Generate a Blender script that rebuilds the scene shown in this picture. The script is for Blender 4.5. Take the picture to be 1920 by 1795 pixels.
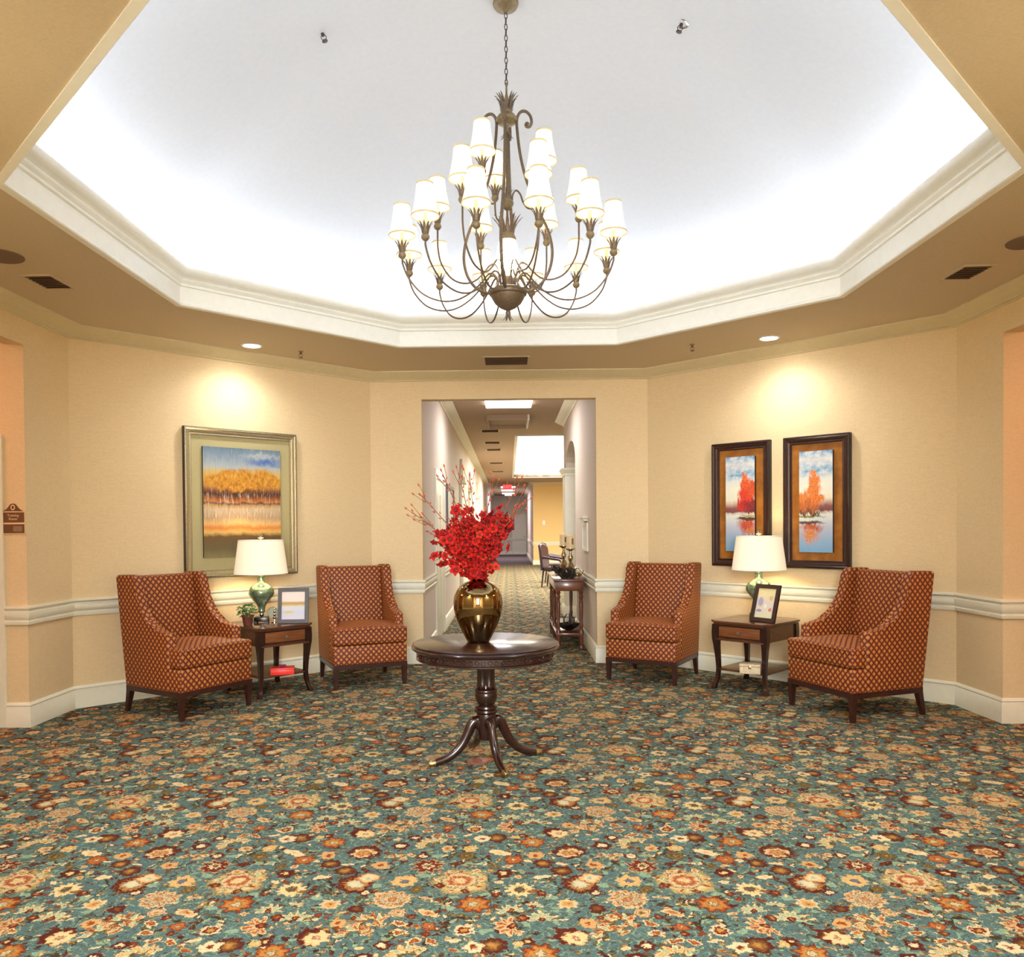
import bpy, bmesh, math, random
from mathutils import Vector, Matrix
random.seed(7)
R_ = math.radians
SC = bpy.context.scene
COL = SC.collection
for _o in list(bpy.data.objects):
    bpy.data.objects.remove(_o)

# ------------------------------------------------------------------ camera, world, exposure
cam_d = bpy.data.cameras.new('camera'); cam = bpy.data.objects.new('camera', cam_d); COL.objects.link(cam)
_R = Vector((0.99982746, 0.01666829, -0.00819887)); _U = Vector((0.00793166, 0.0160343, 0.99983998)); _F = Vector((-0.01679709, 0.9997325, -0.01589933))
cam.matrix_world = Matrix(((_R.x, _U.x, -_F.x, 0), (_R.y, _U.y, -_F.y, 0), (_R.z, _U.z, -_F.z, 1.45), (0, 0, 0, 1)))
cam_d.sensor_fit = 'HORIZONTAL'; cam_d.sensor_width = 36; cam_d.lens = 1495.5063 * 36 / 1920
cam_d.shift_x = 30.82 / 1920; cam_d.shift_y = 117.39 / 1920
cam_d.clip_start = .05; cam_d.clip_end = 120
SC.camera = cam
w = bpy.data.worlds.new('world'); SC.world = w; w.use_nodes = True
w.node_tree.nodes['Background'].inputs[0].default_value = (1, .9, .78, 1)
w.node_tree.nodes['Background'].inputs[1].default_value = 0.05
SC.view_settings.view_transform = 'Standard'; SC.view_settings.look = 'None'
SC.view_settings.exposure = 1.18; SC.view_settings.gamma = 1; SC.view_settings.use_curve_mapping = False
SC.cycles.use_denoising = True
SC.cycles.use_adaptive_sampling = True; SC.cycles.adaptive_threshold = .025
SC.cycles.max_bounces = 7; SC.cycles.diffuse_bounces = 4; SC.cycles.glossy_bounces = 4; SC.cycles.transmission_bounces = 4
SC.cycles.sample_clamp_indirect = 6

CX, CY = .006, 4.884          # centre of the octagonal tray and the chandelier
def area(name, loc, target, sx, sy, power, col=(1, 1, 1), spread=180):
    l = bpy.data.lights.new(name, 'AREA'); l.shape = 'RECTANGLE'; l.size = sx; l.size_y = sy; l.energy = power; l.color = col; l.spread = R_(spread)
    o = bpy.data.objects.new(name, l); COL.objects.link(o); o.location = loc
    d = Vector(target) - Vector(loc); o.rotation_euler = d.to_track_quat('-Z', 'Y').to_euler(); return o
def spot(name, loc, target, power, ang, col, blend=.6, rad=.04):
    l = bpy.data.lights.new(name, 'SPOT'); l.energy = power; l.spot_size = R_(ang); l.spot_blend = blend; l.color = col; l.shadow_soft_size = rad
    o = bpy.data.objects.new(name, l); COL.objects.link(o); o.location = loc
    o.rotation_euler = (Vector(target) - Vector(loc)).to_track_quat('-Z', 'Y').to_euler(); return o
def point(name, loc, power, col, rad=.03):
    l = bpy.data.lights.new(name, 'POINT'); l.energy = power; l.color = col; l.shadow_soft_size = rad
    o = bpy.data.objects.new(name, l); COL.objects.link(o); o.location = loc; return o
COVE = 7.0; FILL = 200; SPOT = 21
# the cove strips behind the ledge of the ceiling tray
for k in range(8):
    a = k * math.pi / 4
    n = Vector((math.cos(a), math.sin(a), 0))
    p = Vector((CX, CY, 3.40)) + n * 2.60
    o = area("cove_strip_light", p, p + Vector((0, 0, 1)) - n * .55, 2.0, .10, COVE, (.90, .94, 1))
    o.rotation_euler = ((Vector((0, 0, 1)) - n * .55).to_track_quat('-Z', 'Y')).to_euler()
    # align long side with the edge of the octagon
    z = -(Vector((0, 0, 1)) - n * .55).normalized(); x = Vector((-n.y, n.x, 0)); y = z.cross(x)
    o.rotation_euler = Matrix((x, y, z)).transposed().to_euler()
# recessed downlights (the two by the camera are out of frame)
for x, y in ((-2.305, 7.183), (2.319, 7.137)):
    spot('downlight_lamp', (x, y, 3.09), (x * 1.02, y + .03, 0), SPOT, 150, (.96, .98, 1), 1.0, .05)
for x, y in ((-2.31, 2.62), (2.31, 2.62)):
    spot('downlight_lamp', (x, y, 3.09), (x, y, 0), 120, 150, (.88, .94, 1), .8, .05)
# entrance corridor behind the camera, side halls, back corridor, dining room
area('entrance_ceiling_fill', (0, -1.2, 3.15), (0, 1.2, 0), 1.4, 3.0, FILL, (.84, .92, 1))  # added fill from overhead behind the camera, no fixture modelled
area('entrance_end_fill', (0, -3.6, 1.9), (0, 5, 1.3), 1.7, 2.2, FILL, (.84, .92, 1))  # added fill aimed into the lobby; the entrance end has no window
area('side_hall_light', (-4.7, 4.95, 3.05), (-4.7, 4.95, 0), .8, .8, 11, (1, .50, .34))
area('side_hall_light', (4.7, 4.95, 3.05), (4.7, 4.95, 0), .8, .8, 11, (1, .50, .34))
area('corridor_panel_light', (0, 11.1, 3.19), (0, 11.1, 0), .6, 1.1, 15, (.95, .93, 1))
area('corridor_panel_light', (-.1, 20, 3.2), (-.1, 20, 0), .6, 3, 28, (1, .93, .86))
area('corridor_panel_light', (-.1, 27, 3.2), (-.1, 27, 0), .6, 3, 28, (1, .93, .86))
area('corridor_panel_light', (0, 38, 3.15), (0, 38, 0), .7, 4, 60, (.85, .82, 1))
for yy in (18.7, 25.1):
    area('dining_tray_light', (3.6, yy, 3.30), (3.6, yy, 8), 6.2, 6.2, 330, (1, .98, .94))
area('dining_room_light', (3.4, 22, 3.2), (3.4, 22, 0), 3, 9, 230, (1, .93, .78))

# ------------------------------------------------------------------ materials
def s2l(c):
    return tuple(((x / 255) / 12.92 if x / 255 <= .04045 else ((x / 255 + .055) / 1.055) ** 2.4) for x in c[:3]) + (1,)
MATS = {}
class NT:
    def __init__(s, name):
        s.m = bpy.data.materials.new(name); s.m.use_nodes = True; s.t = s.m.node_tree; s.N = s.t.nodes; s.L = s.t.links
        s.b = s.N['Principled BSDF']; MATS[name] = s.m
    def n(s, typ, *ins, **props):
        nd = s.N.new('ShaderNode' + typ)
        for k, v in props.items(): setattr(nd, k, v)
        for i, v in enumerate(ins):
            if v is None: continue
            s.set(nd.inputs[i], v)
        return nd
    def set(s, sock, v):
        if hasattr(v, 'outputs'): v = v.outputs[0]
        if isinstance(v, bpy.types.NodeSocket): s.L.new(v, sock)
        else: sock.default_value = v
    def math(s, op, a, b=None, c=None): return s.n('Math', a, b, c, operation=op)
    def vm(s, op, a, b=None, c=None): return s.n('VectorMath', a, b, c, operation=op)
    def ramp(s, fac, stops, interp='LINEAR'):
        nd = s.N.new('ShaderNodeValToRGB'); s.set(nd.inputs[0], fac); cr = nd.color_ramp; cr.interpolation = interp
        while len(cr.elements) < len(stops): cr.elements.new(.5)
        for e, (p, c) in zip(cr.elements, stops):
            e.position = p; e.color = c if len(c) == 4 and max(c) <= 1 else s2l(c)
            if len(c) == 4 and max(c) > 1: e.color = s2l(c)[:3] + (c[3],)
        return nd
    def mix(s, f, a, b, blend='MIX'):
        nd = s.N.new('ShaderNodeMix'); nd.data_type = 'RGBA'; nd.blend_type = blend
        s.set(nd.inputs[0], f); s.set(nd.inputs[6], a); s.set(nd.inputs[7], b)
        return nd.outputs[2]
    def noise(s, vec, scale, detail=2, rough=.5, out=0):
        nd = s.N.new('ShaderNodeTexNoise'); nd.inputs['Scale'].default_value = scale; nd.inputs['Detail'].default_value = detail; nd.inputs['Roughness'].default_value = rough
        if vec is not None: s.set(nd.inputs['Vector'], vec)
        return nd.outputs[out]
    def pos(s): return s.n('NewGeometry').outputs['Position']
    def obj(s): return s.n('TexCoord').outputs['Object']
    def uv(s): return s.n('TexCoord').outputs['UV']
    def bump(s, h, strength=.2, dist=.01):
        nd = s.N.new('ShaderNodeBump'); nd.inputs['Strength'].default_value = strength; nd.inputs['Distance'].default_value = dist
        s.set(nd.inputs['Height'], h); s.L.new(nd.outputs[0], s.b.inputs['Normal']); return nd
    def base(s, c): s.set(s.b.inputs['Base Color'], c)
    def p(s, **k):
        for a, v in k.items(): s.b.inputs[a.replace('_', ' ')].default_value = v
        return s
def plain(name, c, rough=.6, metal=0, noise=.06, scale=40, bump=0, **k):
    t = NT(name); nz = t.noise(t.obj(), scale, 3)
    a = s2l(c); lo = tuple(x * (1 - noise) for x in a[:3]) + (1,); hi = tuple(min(1, x * (1 + noise)) for x in a[:3]) + (1,)
    t.base(t.ramp(nz, [(.3, lo), (.7, hi)])); t.p(Roughness=rough, Metallic=metal, **k)
    if bump: t.bump(nz, bump, .005)
    return t.m
def emit(name, c, strength, basec=None):
    t = NT(name); t.base(s2l(basec or c)); t.p(Roughness=.6, Emission_Strength=strength); t.b.inputs['Emission Color'].default_value = s2l(c); return t.m

# wallpaper: fine woven mottling
def wall_mat(name, c):
    t = NT(name); P = t.pos(); st = t.vm('MULTIPLY', P, (14, 14, 160)); nz = t.noise(st, 1, 3, .7); nz2 = t.noise(P, 60, 2, .6)
    a = s2l(c); c1 = t.ramp(nz, [(.3, tuple(x * .92 for x in a[:3]) + (1,)), (.7, tuple(min(1, x * 1.07) for x in a[:3]) + (1,))])
    t.base(t.mix(.35, c1, t.ramp(nz2, [(.3, tuple(x * .9 for x in a[:3]) + (1,)), (.7, tuple(min(1, x * 1.1) for x in a[:3]) + (1,))])))
    t.p(Roughness=.75); t.bump(nz, .08, .003); return t.m
wall_mat('wallpaper', (228, 203, 158))
wall_mat('corridor_wallpaper', (220, 206, 190))
wall_mat('dining_wallpaper', (240, 205, 140))
plain('ceiling_paint', (204, 186, 154), .8, 0, .05, 90, .06)
plain('corridor_ceiling_paint', (176, 152, 128), .85, 0, .04, 60)
plain('tray_white', (204, 208, 214), .85, 0, .02, 30, .04)
plain('dining_tray_white', (248, 246, 238), .85, 0, .02, 30)
plain('trim_cream', (232, 228, 206), .42, 0, .02, 20)
plain('tray_trim', (244, 243, 232), .45, 0, .02, 20)
plain('crown_tan', (214, 200, 160), .5, 0, .03, 20)
plain('wood_dark_leg', (52, 24, 18), .35, 0, .3, 25)
plain('brass', (190, 160, 110), .3, 1, .08, 60)
plain('bronze_paint', (104, 88, 70), .45, .35, .25, 120)
plain('bronze_light', (128, 112, 84), .5, .25, .2, 60)
plain('chain_dark', (84, 72, 62), .4, .6, .2, 80)
plain('vent_brown', (150, 122, 96), .6, 0, .1, 60)
plain('vent_dark', (104, 84, 68), .8, 0, .1, 60)
plain('black_gloss', (20, 17, 18), .25, 0, .2, 40)
plain('frame_charcoal', (62, 54, 54), .4, 0, .15, 60)
plain('frame_espresso', (52, 28, 22), .3, 0, .3, 40)
plain('chrome', (210, 208, 200), .12, 1, .04, 40)
plain('red_lacquer', (235, 50, 36), .35, 0, .08, 40)
plain('purple_bow', (150, 50, 90), .5, 0, .2, 60)
plain('leather_brown', (54, 30, 44), .22, 0, .3, 30)
plain('white_linen', (232, 226, 214), .8, 0, .04, 30)
plain('wax', (244, 218, 168), .55, 0, .04, 30, Subsurface_Weight=.15)
plain('terracotta', (92, 44, 28), .7, 0, .2, 40)
plain('leaf_green', (62, 110, 50), .5, 0, .35, 60)
plain('stem_brown', (120, 84, 48), .6, 0, .25, 60)
plain('bud_red', (190, 74, 44), .5, 0, .25, 60)
plain('dark_corridor_carpet', (92, 78, 76), .95, 0, .2, 30, .1)
plain('sign_brown', (112, 74, 44), .5, 0, .08, 60)
plain('sign_cream', (240, 206, 160), .5, 0, .04, 60)
plain('white_plastic', (236, 234, 228), .4, 0, .02, 60)
plain('glass_plain', (200, 214, 206), .08, 0, .02, 30, Transmission_Weight=.7)
plain('vine_dark', (52, 42, 30), .7, 0, .4, 50)
plain('speaker_grille', (120, 98, 80), .8, 0, .12, 400)
plain('outlet_brown', (122, 72, 50), .5, 0, .1, 40)
emit('panel_light', (255, 252, 250), 2.2)
emit('downlight_glow', (255, 255, 250), 22)
emit('far_light', (255, 246, 255), 1.1)
emit('exit_red', (255, 40, 50), .7)
emit('candle_bulb', (255, 246, 225), 9)
# lit shades
def shade(name, c, st, edge):
    t = NT(name); P = t.obj(); nz = t.noise(P, 90, 2); t.base(s2l((240, 228, 200)))
    t.set(t.b.inputs['Emission Color'], t.ramp(nz, [(.35, tuple(x * .96 for x in s2l(c)[:3]) + (1,)), (.65, s2l(c))])); t.p(Roughness=.8, Emission_Strength=st); return t.m
shade('chandelier_shade', (255, 243, 214), .5, 0)
plain('shade_band', (214, 196, 150), .7, 0, .05, 60)
shade('table_shade', (252, 240, 212), .17, 0)
# wood with grain along x
def wood(name, dark, light, rough=.25, coat=.4):
    t = NT(name); P = t.vm('MULTIPLY', t.obj(), (3, 40, 40)); nz = t.noise(P, 1.6, 5, .65)
    t.base(t.ramp(nz, [(.28, s2l(dark)), (.72, s2l(light))])); t.p(Roughness=rough, Coat_Weight=coat, Coat_Roughness=.12); t.bump(nz, .04, .002); return t.m
wood('mahogany', (24, 10, 9), (52, 24, 18))
wood('table_walnut', (58, 30, 20), (104, 62, 38), .22)
wood('drawer_walnut', (92, 50, 26), (140, 84, 46), .3)
wood('console_wood', (60, 27, 16), (124, 64, 36), .35)
# mirror-bronze vase
t = NT('bronze_mirror'); t.base(s2l((150, 124, 84))); t.p(Metallic=1, Roughness=.04)
t.bump(t.noise(t.obj(), 9, 1), .02, .01)
t = NT('mercury_green'); nz = t.noise(t.obj(), 16, 4, .7)
t.base(t.ramp(nz, [(.3, s2l((64, 104, 78))), (.5, s2l((124, 152, 120))), (.72, s2l((190, 198, 172)))])); t.p(Metallic=.6, Roughness=.06, Coat_Weight=1.0, Coat_Roughness=.03)
t = NT('mercury_gold'); nz = t.noise(t.obj(), 40, 4, .7)
t.base(t.ramp(nz, [(.35, s2l((150, 116, 70))), (.7, s2l((226, 204, 160)))])); t.p(Metallic=.9, Roughness=.12)
t = NT('silver_frame'); nz = t.noise(t.obj(), 120, 3)
t.base(t.ramp(nz, [(.3, s2l((168, 156, 122))), (.7, s2l((204, 194, 160)))])); t.p(Metallic=.7, Roughness=.28)
plain('frame_edge_dark', (40, 28, 22), .4, .2, .2, 40)
plain('mat_board_sage', (176, 164, 118), .7, 0, .04, 120, .04)
t = NT('mat_board_amber'); nz = t.noise(t.obj(), 8, 4, .6)
t.base(t.ramp(nz, [(.3, s2l((132, 78, 24))), (.7, s2l((176, 112, 40)))])); t.p(Roughness=.35)
# upholstery: woven lattice of tan diamonds on rust
t = NT('lattice_upholstery'); U = t.uv(); sx = t.n('SeparateXYZ', U)
P_ = .050
a = t.math('DIVIDE', t.math('ADD', sx.outputs[0], t.math('MULTIPLY', sx.outputs[1], .92)), P_)
b = t.math('DIVIDE', t.math('SUBTRACT', sx.outputs[0], t.math('MULTIPLY', sx.outputs[1], .92)), P_)
fa = t.math('ABSOLUTE', t.math('SUBTRACT', t.math('FRACT', a), .5)); fb = t.math('ABSOLUTE', t.math('SUBTRACT', t.math('FRACT', b), .5))
d = t.math('SMOOTH_MAX', fa, fb, .12)
nz = t.noise(U, 900, 2)
d2 = t.math('ADD', d, t.math('MULTIPLY', t.math('SUBTRACT', nz, .5), .06))
c = t.ramp(d2, [(0, (186, 136, 66)), (.24, (174, 116, 50)), (.31, (158, 62, 14)), (.38, (116, 38, 6)), (.44, (62, 18, 3)), (.5, (84, 28, 6))])
t.base(c); t.p(Roughness=.62, Sheen_Weight=.08, Sheen_Roughness=.4); t.b.inputs['Sheen Tint'].default_value = s2l((255, 150, 80)); t.bump(d2, .25, .002)
# orchid petals
t = NT('orchid_petal'); g = t.n('ObjectInfo'); nz = t.noise(t.obj(), 70, 3, .7)
t.base(t.mix(.55, t.ramp(g.outputs['Random'], [(0, (84, 4, 6)), (.35, (150, 10, 8)), (.8, (190, 22, 10)), (1, (206, 60, 26))]), t.ramp(nz, [(.3, (90, 4, 6)), (.6, (182, 20, 10)), (.8, (214, 70, 36))]))); t.p(Roughness=.7); t.b.inputs['Specular IOR Level'].default_value = .25
plain('orchid_throat', (74, 10, 18), .5, 0, .2, 60)
plain('ivory_box', (206, 186, 150), .6, 0, .28, 70)
# ------------------------------------------------------------------ carpet: a woven floral repeat of .92 x .965 m
TX, TY = .92, .965
MOTIFS=[
(0.71,0.357,0.123,0.123,0,'halo'),(0.707,0.365,0.078,0.078,0,'rose'),(0.736,0.269,0.02,0.02,0,'mar'),(0.625,0.324,0.022,0.022,0,'mar'),
(0.771,0.459,0.022,0.035,0,'bud'),(0.674,0.45,0.03,0.034,0,'bud'),(0.851,0.819,0.054,0.054,0,'brown'),(0.793,0.813,0.031,0.031,0,'cream5'),
(0.096,0.767,0.061,0.061,0,'rust8'),(0.737,0.698,0.037,0.037,0,'gold6'),(0.722,0.61,0.045,0.045,0,'olive7'),(0.867,0.648,0.069,0.048,-32,'leafc'),
(0.01,0.572,0.049,0.049,0,'rust6'),(0.105,0.619,0.039,0.039,0,'peach6'),(0.136,0.53,0.045,0.045,35,'brown'),(0.212,0.458,0.048,0.048,0,'brown'),
(0.886,0.433,0.043,0.043,0,'mar6'),(0.127,0.398,0.04,0.033,0,'leafc'),(0.033,0.284,0.065,0.065,0,'star'),(0.086,0.268,0.028,0.025,0,'brownleaf'),
(0.773,0.159,0.067,0.067,0,'rust8'),(0.914,0.106,0.05,0.052,20,'lily'),(0.082,0.141,0.037,0.039,-15,'lily2'),(0.109,0.044,0.056,0.056,10,'lily'),
(0.92,0.956,0.068,0.054,-5,'lilyp'),(0.04,0.05,0.025,0.025,0,'mar'),(0.747,0.923,0.038,0.038,0,'heart'),(0.714,0.858,0.025,0.015,15,'leafc'),
(0.715,0.787,0.023,0.016,-25,'leafr'),(0.053,0.846,0.027,0.027,0,'mar6'),(0.02,0.828,0.022,0.022,0,'gold6'),(0.216,0.161,0.045,0.045,0,'peach8'),
(0.325,0.12,0.034,0.034,0,'maro'),(0.28,0.009,0.035,0.035,0,'peach6'),(0.208,0.88,0.063,0.063,0,'maro'),(0.226,0.868,0.052,0.052,0,'cream7'),
(0.28,0.332,0.076,0.088,25,'shell'),(0.325,0.389,0.051,0.046,15,'creamleaf'),(0.336,0.256,0.031,0.031,0,'heart2'),(0.261,0.657,0.079,0.079,0,'brown'),
(0.26,0.643,0.059,0.048,10,'peachfan'),(0.412,0.727,0.044,0.044,0,'marc6'),(0.564,0.741,0.081,0.061,22,'horn'),(0.632,0.691,0.036,0.059,0,'bud'),
(0.411,0.585,0.05,0.047,-30,'cres'),(0.355,0.516,0.038,0.038,0,'peach6'),(0.559,0.506,0.064,0.064,0,'mar8'),(0.48,0.36,0.055,0.055,0,'yel8'),
(0.538,0.283,0.032,0.032,0,'olive7'),(0.451,0.199,0.077,0.077,0,'pine'),(0.604,0.088,0.057,0.041,-30,'bud'),(0.49,0.092,0.036,0.036,0,'ring'),
(0.396,0.004,0.084,0.048,20,'feath'),(0.354,0.892,0.038,0.073,0,'feath'),(0.424,0.937,0.048,0.038,20,'feath2'),(0.507,0.007,0.036,0.029,-30,'petal'),
(0.517,0.905,0.032,0.03,10,'petal'),(0.572,0.85,0.034,0.031,30,'petal'),(0.634,0.841,0.032,0.028,-40,'petal'),(0.615,0.949,0.033,0.033,0,'rust6'),
(0.611,0.899,0.019,0.019,0,'mar'),(0.567,0.949,0.018,0.011,0,'leafr'),(0.468,0.82,0.034,0.034,0,'marc6'),(0.594,0.779,0.033,0.034,0,'horn'),
(0.391,0.802,0.021,0.016,20,'leafc'),(0.735,0.537,0.046,0.02,-20,'leafm'),(0.676,0.528,0.023,0.027,20,'leafm'),(0.742,0.537,0.023,0.023,-20,'leafg'),
(0.792,0.537,0.027,0.023,0,'leafg'),(0.786,0.807,0.042,0.042,0,'cream5'),(0.713,0.851,0.029,0.022,10,'leafc'),(0.068,0.558,0.023,0.018,-10,'leafc'),
(0.907,0.503,0.023,0.027,10,'bud'),(0.85,0.503,0.027,0.027,0,'olive7'),(0.857,0.245,0.024,0.024,0,'mar'),(0.121,0.253,0.023,0.023,20,'mar'),
(0.812,0.245,0.021,0.023,0,'leafg'),(0.154,0.215,0.028,0.037,20,'leafg'),(0.167,0.127,0.02,0.015,0,'leafg'),(0.188,0.04,0.021,0.015,20,'leafc'),
(0.14,0.855,0.016,0.016,0,'leafg'),(0.827,0.085,0.023,0.019,15,'bud'),(0.686,0.127,0.02,0.042,40,'leafg'),(0.824,0.917,0.029,0.028,20,'leafg'),
(0.222,0.099,0.02,0.015,0,'leafg'),(0.33,0.05,0.015,0.015,0,'mar'),(0.545,0.057,0.02,0.02,0,'mar'),(0.369,0.323,0.022,0.04,0,'leafg'),
(0.557,0.414,0.03,0.03,0,'leafg'),(0.585,0.214,0.038,0.018,-15,'bud'),(0.664,0.148,0.027,0.019,-10,'bud'),(0.528,0.613,0.033,0.033,0,'heart2'),
(0.598,0.613,0.035,0.025,10,'leafg'),(0.475,0.622,0.024,0.034,-20,'bud'),(0.867,0.349,0.022,0.023,-20,'leafc'),(0.027,0.398,0.018,0.03,0,'bud'),
(0.299,0.467,0.022,0.023,-20,'leafm'),(0.213,0.525,0.031,0.02,-10,'leafc'),
]
STEMS=[(0.112,0.292,0.082,0.102,-70,70),(0.872,0.17,0.068,0.13,95,170),(0.732,0.956,0.055,0.07,20,215),(0.385,0.557,0.058,0.087,-100,10),(0.594,0.681,0.064,0.108,-60,20),(0.723,0.943,0.058,0.076,0,180),(0.322,0.814,0.034,0.052,100,260),(0.047,0.476,0.056,0.052,190,320),(0.17,0.024,0.01,0.052,90,270),(0.641,0.214,0.014,0.067,-90,0),(0.64,0.765,0.073,0.165,-80,0),(0.028,0.764,0.049,0.124,180,290),(0.257,0.557,0.046,0.082,-60,60),(0.666,0.127,0.02,0.084,-90,60),(0.783,0.558,0.046,0.055,-60,60),(0.687,0.113,0.044,0.083,100,200),(0.755,0.474,0.09,0.079,60,160)]

CR = (246, 220, 168); PE = (228, 172, 106); GO = (206, 154, 72); RU = (158, 76, 32); MA = (98, 34, 18); OL = (74, 58, 30); PG = (160, 186, 150); GR = (128, 138, 124); BR = (122, 82, 40); YE = (242, 208, 132)
def pal(*st): return [(p, c + (a,)) for p, c, a in st]
def along(px, py, ang, rx, ry, k): return (px % TX, py % TY, rx, ry, ang, k)
_X = []
for (a, b, c, d, e, k) in MOTIFS:      # compound flowers: rays of petals, feathered crescents, leafy halos
    if k in ('lily', 'lily2', 'lilyp'):
        kk = {'lily': 'lpet', 'lily2': 'lpet', 'lilyp': 'ppet'}[k]; n = 7 if k != 'lily2' else 5; a0 = e + 20
        for i in range(n):
            t_ = R_(a0 + (i - (n - 1) / 2) * 34 + (180 if k == 'lilyp' else 60)); _X.append(along(a + math.cos(t_) * c * .62, b + math.sin(t_) * c * .62, math.degrees(t_), c * .52, c * .19, kk))
        _X.append((a, b, c * .3, c * .3, 0, 'mar'))
    elif k in ('feath', 'horn', 'cres', 'feath2'):
        n = 8; R0 = max(c, d)
        for i in range(n):
            t_ = R_(e + 20 + i * 24); px = a + math.cos(t_) * R0 * .7; py = b + math.sin(t_) * R0 * .7
            _X.append(along(px, py, math.degrees(t_) + 25, R0 * .42, R0 * .15, ('ppet', 'lpet', 'leafr')[i % 3] if k != 'horn' else ('lpet', 'horn')[i % 2]))
            if i % 2: _X.append(along(a + math.cos(t_) * R0 * .38, b + math.sin(t_) * R0 * .38, math.degrees(t_) + 70, R0 * .22, R0 * .10, 'leafo'))
    elif k == 'halo':
        _X.append((a, b, c, d, e, k))
        for i in range(9):
            t_ = R_(i * 40 + 10); _X.append(along(a + math.cos(t_) * c * .72, b + math.sin(t_) * c * .72, math.degrees(t_), c * .20, c * .13, ('ppet', 'lpet', 'leafr')[i % 3]))
    elif k in ('pine', 'shell'):
        _X.append((a, b, c, d, e, k))
        for i in range(7):
            t_ = R_(i * 30 + e); _X.append(along(a + math.cos(t_) * c * .8, b + math.sin(t_) * c * .8, math.degrees(t_), c * .26, c * .13, 'ppet' if k == 'pine' else 'leafm'))
    else: _X.append((a, b, c, d, e, k))
for (a, b, c, d, a0, a1) in STEMS:
    n = 4
    for i in range(n):
        t_ = R_(a0 + (a1 - a0) * (i + .5) / n); s_ = 1.12 if i % 2 else .78
        _X.append(along(a + math.cos(t_) * c * s_, b + math.sin(t_) * d * s_, math.degrees(t_) + (60 if i % 2 else 120), .017, .0075, ('leafc', 'leafo', 'leafg', 'leafm')[i % 4]))
MOTIFS = _X
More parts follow.
